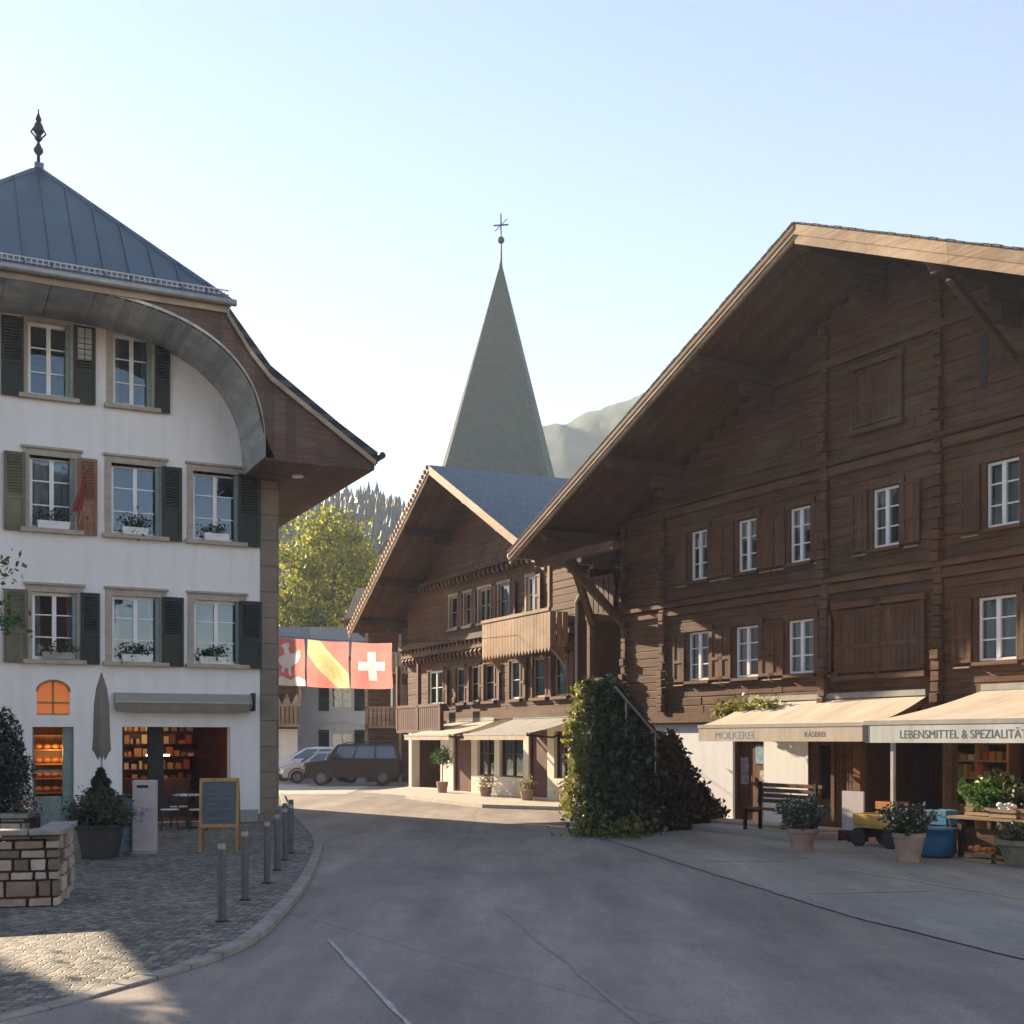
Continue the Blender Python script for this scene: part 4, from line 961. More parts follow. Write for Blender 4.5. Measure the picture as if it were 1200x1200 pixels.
for zc_ in (2.72, 5.35):
    for i in range(12):
        x0_, x1_ = 1.0+2.8*i/12, 1.0+2.8*(i+1)/12; f = lambda x: zc_ + .28*math.sin(math.pi*(x-1.0)/2.8)
        m.hexa([(x0_,-.06,f(x0_)),(x1_,-.06,f(x1_)),(x1_,-.005,f(x1_)),(x0_,-.005,f(x0_)),(x0_,-.06,f(x0_)+.12),(x1_,-.06,f(x1_)+.12),(x1_,-.005,f(x1_)+.12),(x0_,-.005,f(x0_)+.12)])
m.build('window_hood', M['white'], hB)
hC = thing('brown_house', 'brown house with carved wooden balcony above a white garage, left of the white house', 'house', (-14.6, 61, 0), R(13))
wall(-4, 3.6, 0, 2.6, [(1.2, 2.9, .1, 2.1)], 0, .3).build('wall', M['stucco'], hC)
m = MB(); m.box(1.2,2.9,.12,.18,.1,2.1); m.build('garage_door', M['white'], hC)
log_wall(-4, 3.6, 2.6, 5.6, [], 0, None, .25).build('timber_wall', M['logs_mid'], hC)
m = MB(); m.box(-4,3.7,-1.3,0,2.7,2.85); m.box(-4,3.7,-1.3,-1.2,3.75,3.85)
for k in range(36): m.box(-4+k*.21, -4+k*.21+.16, -1.28, -1.24, 2.85, 3.75)
for k in range(5): m.box(-4+k*1.9, -4+k*1.9+.12, -1.3, -1.18, 3.85, 5.6)
bal = m.build('balcony', M['fascia'], hC)
m = MB()
for k in range(9): m.extr([(-.6+k*.48,-1.29,3.86),(-.35+k*.48,-1.29,4.4),(-.15+k*.48,-1.29,3.86)], (0,.03,0))
m.build('carved_infill', M['fascia_tan'], bal)
m = MB(); m.box(3.3,3.6,.3,8,0,5.6); m.build('side_wall', M['logs_mid'], hC)
m = MB(); m.hexa([(-5,-2,5.5),(4.4,-2,5.5),(4.4,9,5.5),(-5,9,5.5),(-5,-2,5.75),(4.4,-2,5.75),(4.4,3.5,8.2),(-5,3.5,8.2)]); m.build('roof', M['slate'], hC)
hD = thing('brown_house', 'weathered brown house with stacked sunlit balconies, partly hidden by the middle chalet', 'house', (-6.9, 58, 0), 0)
log_wall(-.1, 6, 0, 7.6, [(1.0,1.8,3.6,4.8)], 0, None, .25).build('wall', M['logs_mid'], hD)
m = MB()
for z in (2.6, 5.2):
    m.box(-.1,6,-1.1,0,z,z+.12); m.box(-.1,6,-1.1,-1.02,z+.95,z+1.03)
    for k in range(30): m.box(-.1+k*.2,-.1+k*.2+.15,-1.08,-1.05,z+.12,z+.95)
for x in (-.1, 1.5): m.box(x, x+.13, -1.1, -.97, 0, 7.6)
m.build('balcony', M['fascia'], hD)
m = MB(); m.hexa([(-1,-1.8,7.5),(6.5,-1.8,7.5),(6.5,7,7.5),(-1,7,7.5),(-1,-1.8,7.75),(6.5,-1.8,7.75),(6.5,3,9.8),(-1,3,9.8)]); m.build('roof', M['tile_red'], hD)
hE = thing('hillside_house', 'distant house with a brown tiled roof behind the sunlit tree', 'house', (-9, 98, 0), R(8))
m = MB(); m.box(-3,12,0,9,0,14.5); m.build('wall', M['logs_mid'], hE)
m = MB(); m.hexa([(-4.2,-1,13.6),(13,-1,14),(13,10,14),(-4.2,10,13.6),(-4.0,-1,14),(13,-1,14.4),(12,4.5,19.4),(-1.2,4.5,19.2)]); m.build('roof', M['tile_red'], hE)

# ================================================================== TREES AND HILLS
tree('broadleaf_tree', 'tall sunlit yellow-green tree behind the flags and brown houses', 'tree', -12.0, 80, 7, 11.9, (3.7,3.6,5.4), 150, 150, 1.15, .30, M['L_tree'], .4)
tree('broadleaf_tree', 'low yellow-green tree at the left of the tall sunlit tree', 'tree', -15.6, 82, 5, 8.2, (2.4,2.4,3.4), 60, 110, 1.0, .30, M['L_tree'], .3)
ol = thing('broadleaf_tree', 'tree outside the left edge whose leafy twigs reach in beside the first-floor shutter', 'tree', (-13.2, 15.5, 0), 0)
P_, cs = clumps((0,0,7.6),(3.4,3.8,4.2),110,130,1.0); leaf_obj(P_, .16, 'crown', M['L_shrub'], ol)
m = MB(); m.tube([(0,0,0),(.1,0,3.5),(0,.1,7)],[.26,.2,.08],8)
for p in cs[:12]: m.tube([(0,0,3.6),tuple(p*.5+np.array((0,0,2.2))),tuple(p)],[.09,.06,.02],5)
m.tube([(0,0,3.4),(3,1.0,4.2),(5.9,1.6,4.55)],[.06,.03,.01],5); m.tube([(3,1.0,4.2),(5.95,1.5,3.75)],[.025,.008],5); m.build('trunk', M['bark'], ol)
q = []
for cx_i, cz_i, n_i in ((6.0,4.75,45),(5.98,3.95,110),(5.6,4.3,60)): q.append(rng.normal(size=(n_i,3))*np.array([.17,.2,.12])+np.array([cx_i,1.5,cz_i-.25]))
leaf_obj(np.concatenate(q), .11, 'twig_leaves', M['L_green'], ol)
sp_ = thing('spruce', 'narrow dark spruce added outside the left edge to block the sun', 'tree', FL.w(-13.9,1.5,0), 0)  # unseen tree added to close a sunny gap beside the white house
k_ = 9000; q_ = rng.random(k_); an_ = rng.random(k_)*6.283; rr_ = 1.75*(1-q_)**.8*(.5+.5*rng.random(k_)); leaf_obj(np.stack([rr_*np.cos(an_), rr_*np.sin(an_), .8+14*q_],1), .3, 'crown', M['L_dark'], sp_)
MB().tube([(0,0,0),(0,0,14)],[.22,.03],8).build('trunk', M['bark'], sp_)
nh = thing('village_house', 'unseen cream house added outside the left edge to shade the foreground', 'house', FL.w(-18.6,-4,0), FL.rot)  # added out of view to keep the sun off the foreground
wall(-14, 0, 0, 12, [(-2.4,-1.4,4.2,5.6),(-5.4,-4.4,4.2,5.6),(-8.4,-7.4,4.2,5.6),(-3.4,-2.2,.1,2.2),(-7.4,-6.2,1,2.4)], 0, .3).build('wall', M['stucco_warm'], nh)
m = MB(); m.box(-14,-13.7,.3,12,0,12); m.box(-.3,0,.3,12,0,12); m.box(-13.7,-.3,11.7,12,0,12); m.poly([(-14,.1,12),(0,.1,12),(-7,.1,15.8)]); m.build('side_wall', M['stucco_warm'], nh)
for a, c, z0, z1 in ((-2.4,-1.4,4.2,5.6),(-5.4,-4.4,4.2,5.6),(-8.4,-7.4,4.2,5.6)): window(nh, a, c, z0, z1, .1)
m = MB()
for a, c in ((-15.2,-7),(-7,1.2)):
    za, zc = 16.4-abs(a+7)*.55, 16.4-abs(c+7)*.55; m.hexa([(a,-1.5,za-.25),(c,-1.5,zc-.25),(c,13,zc-.25),(a,13,za-.25),(a,-1.5,za),(c,-1.5,zc),(c,13,zc),(a,13,za)])
m.build('roof', M['tile_red'], nh)
for nm_, lab_, x_, y_, rz_, w_, h_, rg in (('timber_chalet','dark chalet added behind the viewer on the right for dark window reflections',11,-9,R(150),16,11,17),
                                       ('timber_chalet','second dark chalet added behind the viewer, farther to the left',-8,-20,R(185),14,10,16)):  # unseen chalets added, made tall to darken the white house's panes
    c_ = thing(nm_, lab_, 'chalet', (x_, y_, 0), rz_)
    ho = [(-w_/2+1.2+k*2.2, -w_/2+2.1+k*2.2, z_, z_+1.2) for k in range(5) for z_ in (1.0, 3.8, 6.0)]
    log_wall(-w_/2, w_/2, 0, rg, ho, 0, lambda u: rg-.3-abs(u)*(rg-h_)/(w_/2+1.5), .25).build('wall', M['logs'], c_)
    m = MB(); m.box(-w_/2,-w_/2+.3,.15,12,0,h_); m.box(w_/2-.3,w_/2,.15,12,0,h_); m.box(-w_/2,w_/2,12,12.3,0,h_); m.build('side_wall', M['logs'], c_)
    for a, b__, z0, z1 in ho: window(c_, a, b__, z0, z1, .03, bars=1, curtain=.5)
    m = MB(); e_ = w_/2+1.5
    for a, b__ in ((-e_,0),(0,e_)):
        za, zc = rg-abs(a)*(rg-h_)/e_, rg-abs(b__)*(rg-h_)/e_; m.hexa([(a,-2,za-.2),(b__,-2,zc-.2),(b__,13,zc-.2),(a,13,za-.2),(a,-2,za),(b__,-2,zc),(b__,13,zc),(a,13,za)])
    m.build('roof', M['tile'], c_)
# hills
def hill(name, X, Y0, ridge, depth, mat, seed, nx=90, ny=22):
    r2 = np.random.default_rng(seed); ph = r2.random(12)*6.28; m = MB()
    def h(x, t):
        z = np.interp(x, [p[0] for p in ridge], [p[1] for p in ridge]) * math.sin(min(1, t)*math.pi/2)**.8
        return z*(1+.03*math.sin(x*.09+ph[0])+.02*math.sin(x*.23+t*9+ph[1])) + t*(1.2*math.sin(x*.05+t*7+ph[2]) + .9*math.sin(x*.19+ph[3]) + .6*math.sin(x*.41+t*15+ph[4]) + .4*math.sin(x*.83+ph[5]))
    for j in range(ny+1):
        for i in range(nx+1):
            x = X[0]+(X[1]-X[0])*i/nx; t = j/ny*1.4; z = h(x, t) if t <= 1 else h(x, 1)*(1-(t-1)*.8)
            m.v.append((x+r2.uniform(-.3,.3), Y0+depth*t, z-1+r2.uniform(-.3,.35)*min(1,t*3)))
    for j in range(ny):
        for i in range(nx): a = j*(nx+1)+i; m.f.append((a, a+1, a+nx+2, a+nx+1))
    o = m.build(name, mat, smooth=True); struct(o); return h
h1 = hill('wooded_hill', (-150, 60), 120, [(-150,66),(-90,56),(-46,45),(-36,44),(-30,46),(-18,44.5),(5,30),(60,2)], 110, M['mountain'], 3)
# forest on the hill as one mass of spruces
m = MB(); r3 = random.Random(5)
for k in range(4200):
    x = r3.uniform(-95, 5); t = r3.random()**.6; z = h1(x, t)-1; y = 120+110*t; hh = r3.uniform(2.2,4.0)*(1.0 if r3.random() > .05 else 1.5); r = hh*.17
    for q, (zb_, rr) in enumerate(((.0,1.0),(.3,.75),(.58,.48))):
        n0 = len(m.v); n = 6; off = r3.random()*6
        for i in range(n): m.v.append((x+r*rr*math.cos(off+i*1.047)*r3.uniform(.7,1.2), y+r*rr*math.sin(off+i*1.047), z+hh*zb_))
        m.v.append((x, y, z+hh*(zb_+.45 if q < 2 else 1.0)))
        for i in range(n): m.f.append((n0+i, n0+(i+1) % n, n0+n))
struct(m.build('forest', M['L_forest']), 'stuff')
hill('mountain', (-90, 260), 250, [(-90,40),(-18,70),(0,86),(13,96),(25,102),(40,108.5),(62,100),(90,112),(150,80),(260,30)], 110, M['mountain'], 8, 300, 80)

# ================================================================== IVY
iv = thing('ivy', 'tall mass of ivy and russet creeper covering the outside stair of the big chalet', 'climbing plant', (0,0,0))
F = [Vector((1.75,32.6,0)), Vector((1.9,25.0,0)), Vector((4.55,27.7,0)), Vector((4.85,29.0,0)), Vector((2.6,33.4,0))]
HT = [3.45, 3.3, .5, .45, 3.3]
def ivh(t): return float(np.interp(t, [0,.12,.3,.47,.6,.8,1], [3.2,3.3,2.65,1.95,2.2,1.4,.5]))
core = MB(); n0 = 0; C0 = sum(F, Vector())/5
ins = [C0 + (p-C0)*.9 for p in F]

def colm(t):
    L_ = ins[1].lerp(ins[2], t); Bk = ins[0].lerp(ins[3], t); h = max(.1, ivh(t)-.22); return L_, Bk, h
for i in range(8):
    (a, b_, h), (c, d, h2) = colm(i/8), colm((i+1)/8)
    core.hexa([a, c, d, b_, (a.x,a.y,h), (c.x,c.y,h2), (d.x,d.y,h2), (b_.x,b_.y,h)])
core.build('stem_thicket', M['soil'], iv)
def face_pts(a, b_, ha, hb_, n, bulge=.28, prof=False):
    out = []
    d = (b_-a); nn = Vector((d.y, -d.x, 0)).normalized()
    for _ in range(n):
        t = random.random(); h = ivh(t) if prof else ha+(hb_-ha)*t; s = random.random()**.9; z = h*s
        o = bulge*(math.sin(t*9+s*4)*.35+.5+.35*math.sin(s*11+t*3)) + random.gauss(0,.07) + .25*max(0, .25-s)
        p = a + d*t + nn*(-o if (nn.dot(C0-a) > 0) else o); out.append((p.x, p.y, z + random.gauss(0,.05)))
    return out
front = face_pts(F[1], F[2], HT[1], HT[2], 11000, prof=True); lft = face_pts(F[0], F[1], HT[0], HT[1], 4200); rt = face_pts(F[2], F[3], HT[2]+.1, HT[3]+.1, 500)
top = []
for _ in range(2600):
    a = random.random(); b_ = random.random(); L_ = F[1].lerp(F[2], a); Bk = F[0].lerp(F[3], a); p = L_.lerp(Bk, b_); h = ivh(a)*(1-.15*b_)
    top.append((p.x, p.y, h + random.gauss(0,.09) + .1*math.sin(a*20)))
allp = front + rt + top
grn = [p for p in allp if p[0] < 3.0 + random.gauss(0,.35)]; rus = [p for p in allp if not (p[0] < 3.0 + random.gauss(0,.3))]  # creeper side reddened; the russet partly carries a lens-flare tint
leaf_obj(grn, .13, 'ivy_leaves', M['L_ivy'], iv, jitter=.8); leaf_obj(rus, .12, 'creeper_leaves', M['L_russet'], iv); leaf_obj(lft, .13, 'ivy_leaves', M['L_gold'], iv)  # golden leaves on the left face paint its sunlit side
seam = [(F[1].x-.12+random.gauss(0,.14), F[1].y+.05+random.gauss(0,.16), random.random()*3.25) for _ in range(1100)]
leaf_obj(seam, .13, 'ivy_leaves', M['L_ivy'], iv)
lowp = [(random.gauss(2.1,.45), random.gauss(25.0,.4), abs(random.gauss(.05,.25))) for _ in range(900)]
leaf_obj(lowp, .12, 'ground_runners', M['L_gold'], iv)  # yellow leaf colour stands for sunlight at the foot of the ivy
hr = thing('stair_handrail', 'slanting pale steel handrail rising out of the ivy on the outside stair', 'handrail', (0,0,0))
m = MB(); m.tube([(2.15,24.95,3.12),(3.2,25.95,2.05)], .03, 8); m.build('rail', M['zinc'], hr)
m = MB(); m.tube([(2.4,25.2,2.85),(2.4,25.2,2.0)],.02,6); m.tube([(3.1,25.86,2.14),(3.1,25.86,1.3)],.02,6); m.build('baluster', M['zinc'], hr)
vn = thing('vine', 'small sunlit yellow-green vine climbing above the left end of the smaller grocery awning', 'climbing plant', FR.w(0,0,0), FR.rot)
Pv = [(random.uniform(-.7,1.5), -.35+random.gauss(0,.12), 2.62+abs(random.gauss(0,.16))+.1*math.sin(_*.02)) for _ in range(700)]
leaf_obj(Pv, .13, 'vine_leaves', M['L_gold'], vn)
m = MB(); m.tube([(-.8,-.15,2.45),(-.2,-.3,2.6),(.6,-.35,2.55),(1.5,-.3,2.7)], [.03,.025,.02,.01], 6); m.build('vine_stem', M['bark'], vn)

# ================================================================== STREET THINGS, right side
st = thing('door_steps', 'low stone steps in front of the brown poster door', 'steps', FR.w(0,0,0), FR.rot)
m = MB(); m.box(-1.0,3.0,-.9,.04,0,.05); m.build('tread', M['concrete'], st, bevel=.01)
m = MB(); m.box(-1.0,4.2,-2.3,-.92,0,.13); m.box(-.9,3.9,-1.5,-.92,.133,.2); m.build('tread', M['greywall'], st, bevel=.015)
def pot_plant(name, lab, px, py, r0, r1, h, pr, ph, mat, leafm, nleaf, size, grp=None, flowers=None):
    x, y = gp(px, py); t = thing(name, lab, 'potted plant', (x, y, .012), random.uniform(0,3), grp)
    m = MB(); m.lathe(0, 0, [(r0,0),(r0*1.02,.03),(r1,h-.08),(r1*1.12,h-.07),(r1*1.12,h),(r1*.98,h),(r1*.95,h-.04)], 24)
    for k in range(16): m.beam((r0*math.cos(k*.39)*1.0, r0*math.sin(k*.39), .05), (r1*1.0*math.cos(k*.39), r1*1.0*math.sin(k*.39), h-.1), .03, .012, (math.cos(k*.39), math.sin(k*.39), 0))
    m.build('pot', mat, t, smooth=False)
    d = rng.normal(size=(nleaf,3)); d /= np.linalg.norm(d,axis=1)[:,None]; q = rng.random(nleaf)[:,None]**.4
    P_ = d*q*np.array([pr,pr,ph])*(1+.2*np.sin(d[:,:1]*7+d[:,2:3]*5)) ; P_[:,2] = P_[:,2]+h+ph*.75
    P_ = P_[P_[:,2] > h*.7]; leaf_obj(P_, size, 'foliage', leafm, t)
    m = MB()
    for k in range(9): an = k*.7; m.tube([(0,0,h-.06),(pr*.5*math.cos(an),pr*.5*math.sin(an),h+ph*.9)],[.012,.006],5)
    m.build('stems', M['bark'], t)
    if flowers:
        F_ = P_[(P_[:,2] > h+ph*.5)]; F_ = F_[rng.random(len(F_)) < .1]*np.array([1.05,1.05,1.02]); leaf_obj(F_, .05, 'blossom', M[flowers], t, aspect=.9)
    return t
pot_plant('potted_shrub', 'speckled shrub in a weathered round terracotta pot in front of the dark slatted bench', 940, 998, .18, .24, .41, .44, .33, M['terracotta'], M['L_shrub'], 2600, .06, 'potted shrubs of the grocery', 'flag_white')
pot_plant('potted_shrub', 'dark green shrub with tiny white blossom in a barrel-shaped pot by the blue container', 1065, 1011, .17, .24, .48, .44, .28, M['terracotta'], M['L_ivy'], 2800, .055, 'potted shrubs of the grocery', 'flag_white')
pot_plant('potted_shrub', 'trailing plant in a broad mossy stone trough at the right end of the produce stand', 1206, 1016, .34, .46, .42, .5, .16, M['stoneware'], M['L_shrub'], 1500, .06, 'potted shrubs of the grocery')
# bench
bx, by = FR.w(3.4, -2.0)[:2]
bn = thing('bench', 'dark slatted wooden bench behind the speckled pot plant', 'bench', (bx, by, .14), FR.rot)
m = MB()
for k in range(4): m.box(-.9,.9,-.42+k*.11,-.33+k*.11,.43,.46)
m.build('seat', M['plank_v'], bn)
m = MB()
for k in range(4): m.box(-.9,.9,.04+k*.02,.07+k*.02,.56+k*.11,.64+k*.11)
m.build('backrest', M['plank_v'], bn)
for x in (-.8,.8):
    m = MB(); m.box(x-.03,x+.03,-.42,-.36,0,.43); m.box(x-.03,x+.03,.0,.06,0,1.0); m.box(x-.03,x+.03,-.36,.0,.36,.42); m.build('leg', M['iron'], bn)
wb = thing('info_board', 'low pale board standing at the right end of the slatted bench', 'board', FR.w(4.75,-1.5,0), FR.rot)
m = MB(); m.box(-.28,.28,-.02,.02,.22,1.0); m.build('panel', M['offwhite'], wb)
m = MB(); m.box(-.26,-.2,-.15,.15,0,.22); m.box(.2,.26,-.15,.15,0,.22); m.build('foot', M['iron'], wb)
# yellow cart with wheels and crates
cr = thing('hand_cart', 'small yellow wooden hand cart standing left of the white-blossomed pot', 'cart', FR.w(5.95,-1.9,0), FR.rot)
m = MB(); m.box(-.55,.55,-.3,.3,.36,.42); m.box(-.55,.55,-.32,-.29,.42,.62); m.box(-.55,.55,.29,.32,.42,.62); m.box(-.57,-.54,-.3,.3,.42,.62); m.box(.54,.57,-.3,.3,.42,.62); m.build('tray', M['yellow'], cr, bevel=.006)
for x in (-.38,.38):
    for y_ in (-.34,.34):
        m = MB(); m.tube([(x,y_-.025,.18),(x,y_+.025,.18)], .18, 16); m.build('wheel', M['rubber'], cr)
m = MB(); m.tube([(-.38,-.33,.18),(-.38,.33,.18)],.02,6); m.tube([(.38,-.33,.18),(.38,.33,.18)],.02,6); m.box(-.36,-.3,-.25,.25,.18,.36); m.box(.3,.36,-.25,.25,.18,.36); m.build('axle', M['iron'], cr)
m = MB(); m.tube([(-.56,0,.38),(-.85,0,.06)], .018, 6); m.tube([(-.85,-.12,.06),(-.85,.12,.06)], .018, 6); m.build('handle', M['iron'], cr)
ob = thing('crate', 'small orange-brown crate behind the left end of the yellow cart', 'crate', FR.w(5.2,-.9,0), FR.rot)
m = MB()
for k in range(4): m.box(-.25,.25,-.2,-.185,.05+k*.2,.2+k*.2); m.box(-.25,.25,.185,.2,.05+k*.2,.2+k*.2); m.box(-.25,-.235,-.184,.184,.05+k*.2,.2+k*.2); m.box(.235,.25,-.184,.184,.05+k*.2,.2+k*.2)
m.box(-.23,.23,-.18,.18,0,.05); m.build('slats', M['orange'], ob)
bl = thing('container', 'round blue plastic container on the ground beside the produce table', 'container', FR.w(7.75,-2.75,.012), FR.rot)
m = MB(); m.lathe(0,0,[(.25,0),(.33,.05),(.36,.3),(.33,.45),(.37,.47),(.37,.5),(.31,.5)],24); m.build('tub', M['blue'], bl, smooth=True)
m = MB(); m.tube([(-.36,0,.44),(-.3,0,.66),(0,0,.75),(.3,0,.66),(.36,0,.44)],.012,6); m.build('handle', M['zinc'], bl)
bs = thing('crate', 'stack-height blue folding crate on edge behind the barrel-shaped pot', 'crate', FR.w(7.3,-2.0,.012), FR.rot)
m = MB(); m.box(-.22,.22,-.17,-.15,.5,.76); m.box(-.22,.22,.15,.17,.5,.76); m.box(-.22,-.2,-.15,.15,.5,.76); m.box(.2,.22,-.15,.15,.5,.76); m.box(-.2,.2,-.15,.15,.5,.52); m.build('crate_body', M['blue'], bs, bevel=.006)
m = MB(); m.box(-.2,.2,-.14,.14,0,.498); m.build('crate_base', M['plank_v'], bs)
# produce table
tb = thing('produce_table', 'plank trestle table of the grocery carrying greens, squash and flowers', 'table', FR.w(8.9,-2.0,.012), FR.rot)
m = MB()
for k in range(6): m.box(-1.1,1.3,-.5+k*.17,-.34+k*.17,.66,.70)
m.build('tabletop', M['pale_wood'], tb)
for x in (-.9, 1.1):
    m = MB(); m.box(x-.04,x+.04,-.42,-.34,0,.66); m.box(x-.04,x+.04,.34,.42,0,.66); m.box(x-.04,x+.04,-.34,.34,.1,.18); m.build('trestle', M['plank_v'], tb)
MB().box(-.85,1.05,-.36,-.34,.05,.5).build('front_panel', M['logs_mid'], tb)
def crate(lab, fx, fy, z, matn, fill, n, size, w=.5, d=.36, h=.17, grp='produce crates on the table'):
    t = thing('produce_crate', lab, 'crate', FR.w(fx, fy, z), FR.rot + random.uniform(-.05,.05), grp); m = MB()
    for k in range(2): m.box(-w/2,w/2,-d/2,-d/2+.012,.01+k*h/2,h/2-.02+k*h/2); m.box(-w/2,w/2,d/2-.012,d/2,.01+k*h/2,h/2-.02+k*h/2); m.box(-w/2,-w/2+.012,-d/2+.012,d/2-.012,.01+k*h/2,h/2-.02+k*h/2); m.box(w/2-.012,w/2,-d/2+.012,d/2-.012,.01+k*h/2,h/2-.02+k*h/2)
    m.box(-w/2+.012,w/2-.012,-d/2+.012,d/2-.012,0,.012); m.build('slats', M['pale_wood'], t)
    if matn in ('orange', 'white'):
        g = MB()
        for k in range(n): g.ball((random.uniform(-w/2+.06,w/2-.06), random.uniform(-d/2+.06,d/2-.06), h*.6+random.uniform(0,.12)), size*random.uniform(.8,1.2), 10, 6, (1,1,.8))
        g.build(fill, M[matn], t, smooth=True)
    else:
        P_ = rng.normal(size=(n,3))*np.array([w*.28,d*.28,.11]) + np.array([0,0,h+.08]); leaf_obj(P_, size, fill, M[matn], t)
    return t
crate('crate heaped with bright green lettuce at the left end of the table', 8.2, -2.05, .72, 'L_green', 'lettuce', 420, .09)
crate('crate of dark leafy herbs in the back row of the table', 8.7, -1.75, .72, 'L_ivy', 'herbs', 500, .10)
crate('crate of pale round turnips in the middle of the table', 8.85, -2.25, .72, 'white', 'turnips', 16, .05)
crate('crate of orange squash towards the right end of the table', 9.4, -2.2, .72, 'orange', 'squash', 14, .09)
crate('crate of cut flowers behind the orange squash', 9.5, -1.8, .72, 'L_flower', 'flowers', 500, .08, h=.3)
crate('crate of tall green leeks in the back row, leftmost', 7.95, -1.7, .72, 'L_green', 'leeks', 400, .2, h=.25)
crate('low crate of mixed orange and red flowers at the right front of the table', 9.85, -2.3, .72, 'L_flower', 'flowers', 600, .07)
crate('crate of yellow-brown cut flowers at the far right of the table', 10.0, -1.9, .72, 'L_gold', 'flowers', 500, .07, h=.3)
crate('crate of small orange gourds on the ground in front of the trestle', 8.75, -2.75, .012, 'orange', 'gourds', 22, .06, grp='produce crates on the ground')
crate('crate of green cabbages on the ground right of the gourds', 9.35, -2.75, .012, 'L_green', 'cabbages', 420, .09, grp='produce crates on the ground')
crate('crate of rusty autumn flowers on the ground, rightmost of the ground crates', 9.95, -2.8, .012, 'L_russet', 'flowers', 520, .08, grp='produce crates on the ground')
for i, (fx, fy, lab, mt) in enumerate(((7.9,-.9,'tall dark green potted bush inside the grocery stand, left of two','L_ivy'),(9.6,-.5,'tall leafy potted bush inside the grocery stand under the pale wall, right of two','L_shrub'))):
    t = thing('potted_bush', lab, 'potted plant', FR.w(fx, fy, 0), 0, 'bushes inside the grocery stand')
    m = MB(); m.lathe(0,0,[(.2,0),(.26,.6),(.28,.62),(.24,.62)],16); m.build('pot', M['blackpot'], t)
    P_, cs = clumps((0,0,.95),(.42,.42,.35),26,60,.2); leaf_obj(P_, .12, 'foliage', M[mt], t)

# ================================================================== STREET THINGS, left side
def postz(px, py): return gp(px, py, .06)
bo = None; labs = ['slim grey steel bollard nearest the camera at the kerb of the cobbled plaza','second nearest grey steel bollard on the plaza, just behind the nearest one','third grey bollard from the camera along the plaza kerb','fourth grey bollard from the camera along the plaza kerb','fifth grey bollard from the camera, last but one before the corner','farthest grey bollard of the row by the corner of the white house']
for i, (px, py) in enumerate(((260,1080),(287,1055),(313,1035),(325,1020),(334,1008),(341,1000))):
    x, y = postz(px, py)
    if bo is None:
        bo = thing('bollard', labs[0], 'bollard', (x, y, .06), 0, 'steel bollards along the plaza kerb')
        m = MB(); m.lathe(0,0,[(.045,0),(.045,.9),(.035,.925)],16); m.build('post', M['steel'], bo, smooth=False)
        m = MB(); m.lathe(0,0,[(.075,0),(.075,.012),(.05,.02)],16); m.build('base_ring', M['iron'], bo)
        m = MB(); m.lathe(0,0,[(.0462,.78),(.0462,.84)],16); m.build('band', M['zinc'], bo)
    else: copy_tree(bo, (x, y, .06), 0, labs[i])
# A-board
x, y = postz(256, 998)
ab = thing('chalkboard_sign', 'standing chalkboard in a golden pine frame outside the cafe window', 'sign', (x, y, .06), R(8))
h = 1.28; m = MB()
for sx in (-.34, .29): m.hexa([(sx,-.02,0),(sx+.05,-.02,0),(sx+.05,.02,0),(sx,.02,0),(sx,.16,h),(sx+.05,.16,h),(sx+.05,.2,h),(sx,.2,h)])
def yz(z): return -.02 + .18*z/h
for z0, z1 in ((.42,.48),(h-.06,h)): m.hexa([(-.29,yz(z0),z0),(.29,yz(z0),z0),(.29,yz(z0)+.035,z0),(-.29,yz(z0)+.035,z0),(-.29,yz(z1),z1),(.29,yz(z1),z1),(.29,yz(z1)+.035,z1),(-.29,yz(z1)+.035,z1)])
m.build('frame', M['ochre_wood'], ab)
m = MB()
for sx in (-.34, .29): m.hexa([(sx,.6,0),(sx+.05,.6,0),(sx+.05,.64,0),(sx,.64,0),(sx,.2,h),(sx+.05,.2,h),(sx+.05,.24,h),(sx,.24,h)])
m.build('rear_leg', M['ochre_wood'], ab)
m = MB(); z0, z1 = .48, h-.06; m.hexa([(-.29,yz(z0)+.012,z0),(.29,yz(z0)+.012,z0),(.29,yz(z0)+.03,z0),(-.29,yz(z0)+.03,z0),(-.29,yz(z1)+.012,z1),(.29,yz(z1)+.012,z1),(.29,yz(z1)+.03,z1),(-.29,yz(z1)+.03,z1)]); bdo = m.build('board', M['board'], ab)
for k, (mt, nn_) in enumerate((('chalk_red',1),('chalk',2),('chalk',2),('chalk',1),('chalk',2),('chalk_red',1),('chalk',2))):
    q = MB(); z = h-.2-k*.085
    for j in range(nn_):
        x0_ = -.2+j*.22
        pts_ = [(x0_+.19*i/14, yz(z)+.006, z+.014*math.sin(i*2.3+k*1.7+j)+.004*(i % 3)) for i in range(15)]; q.tube(pts_, .005, 4)
    q.build('chalk_scribble', M[mt], bdo)
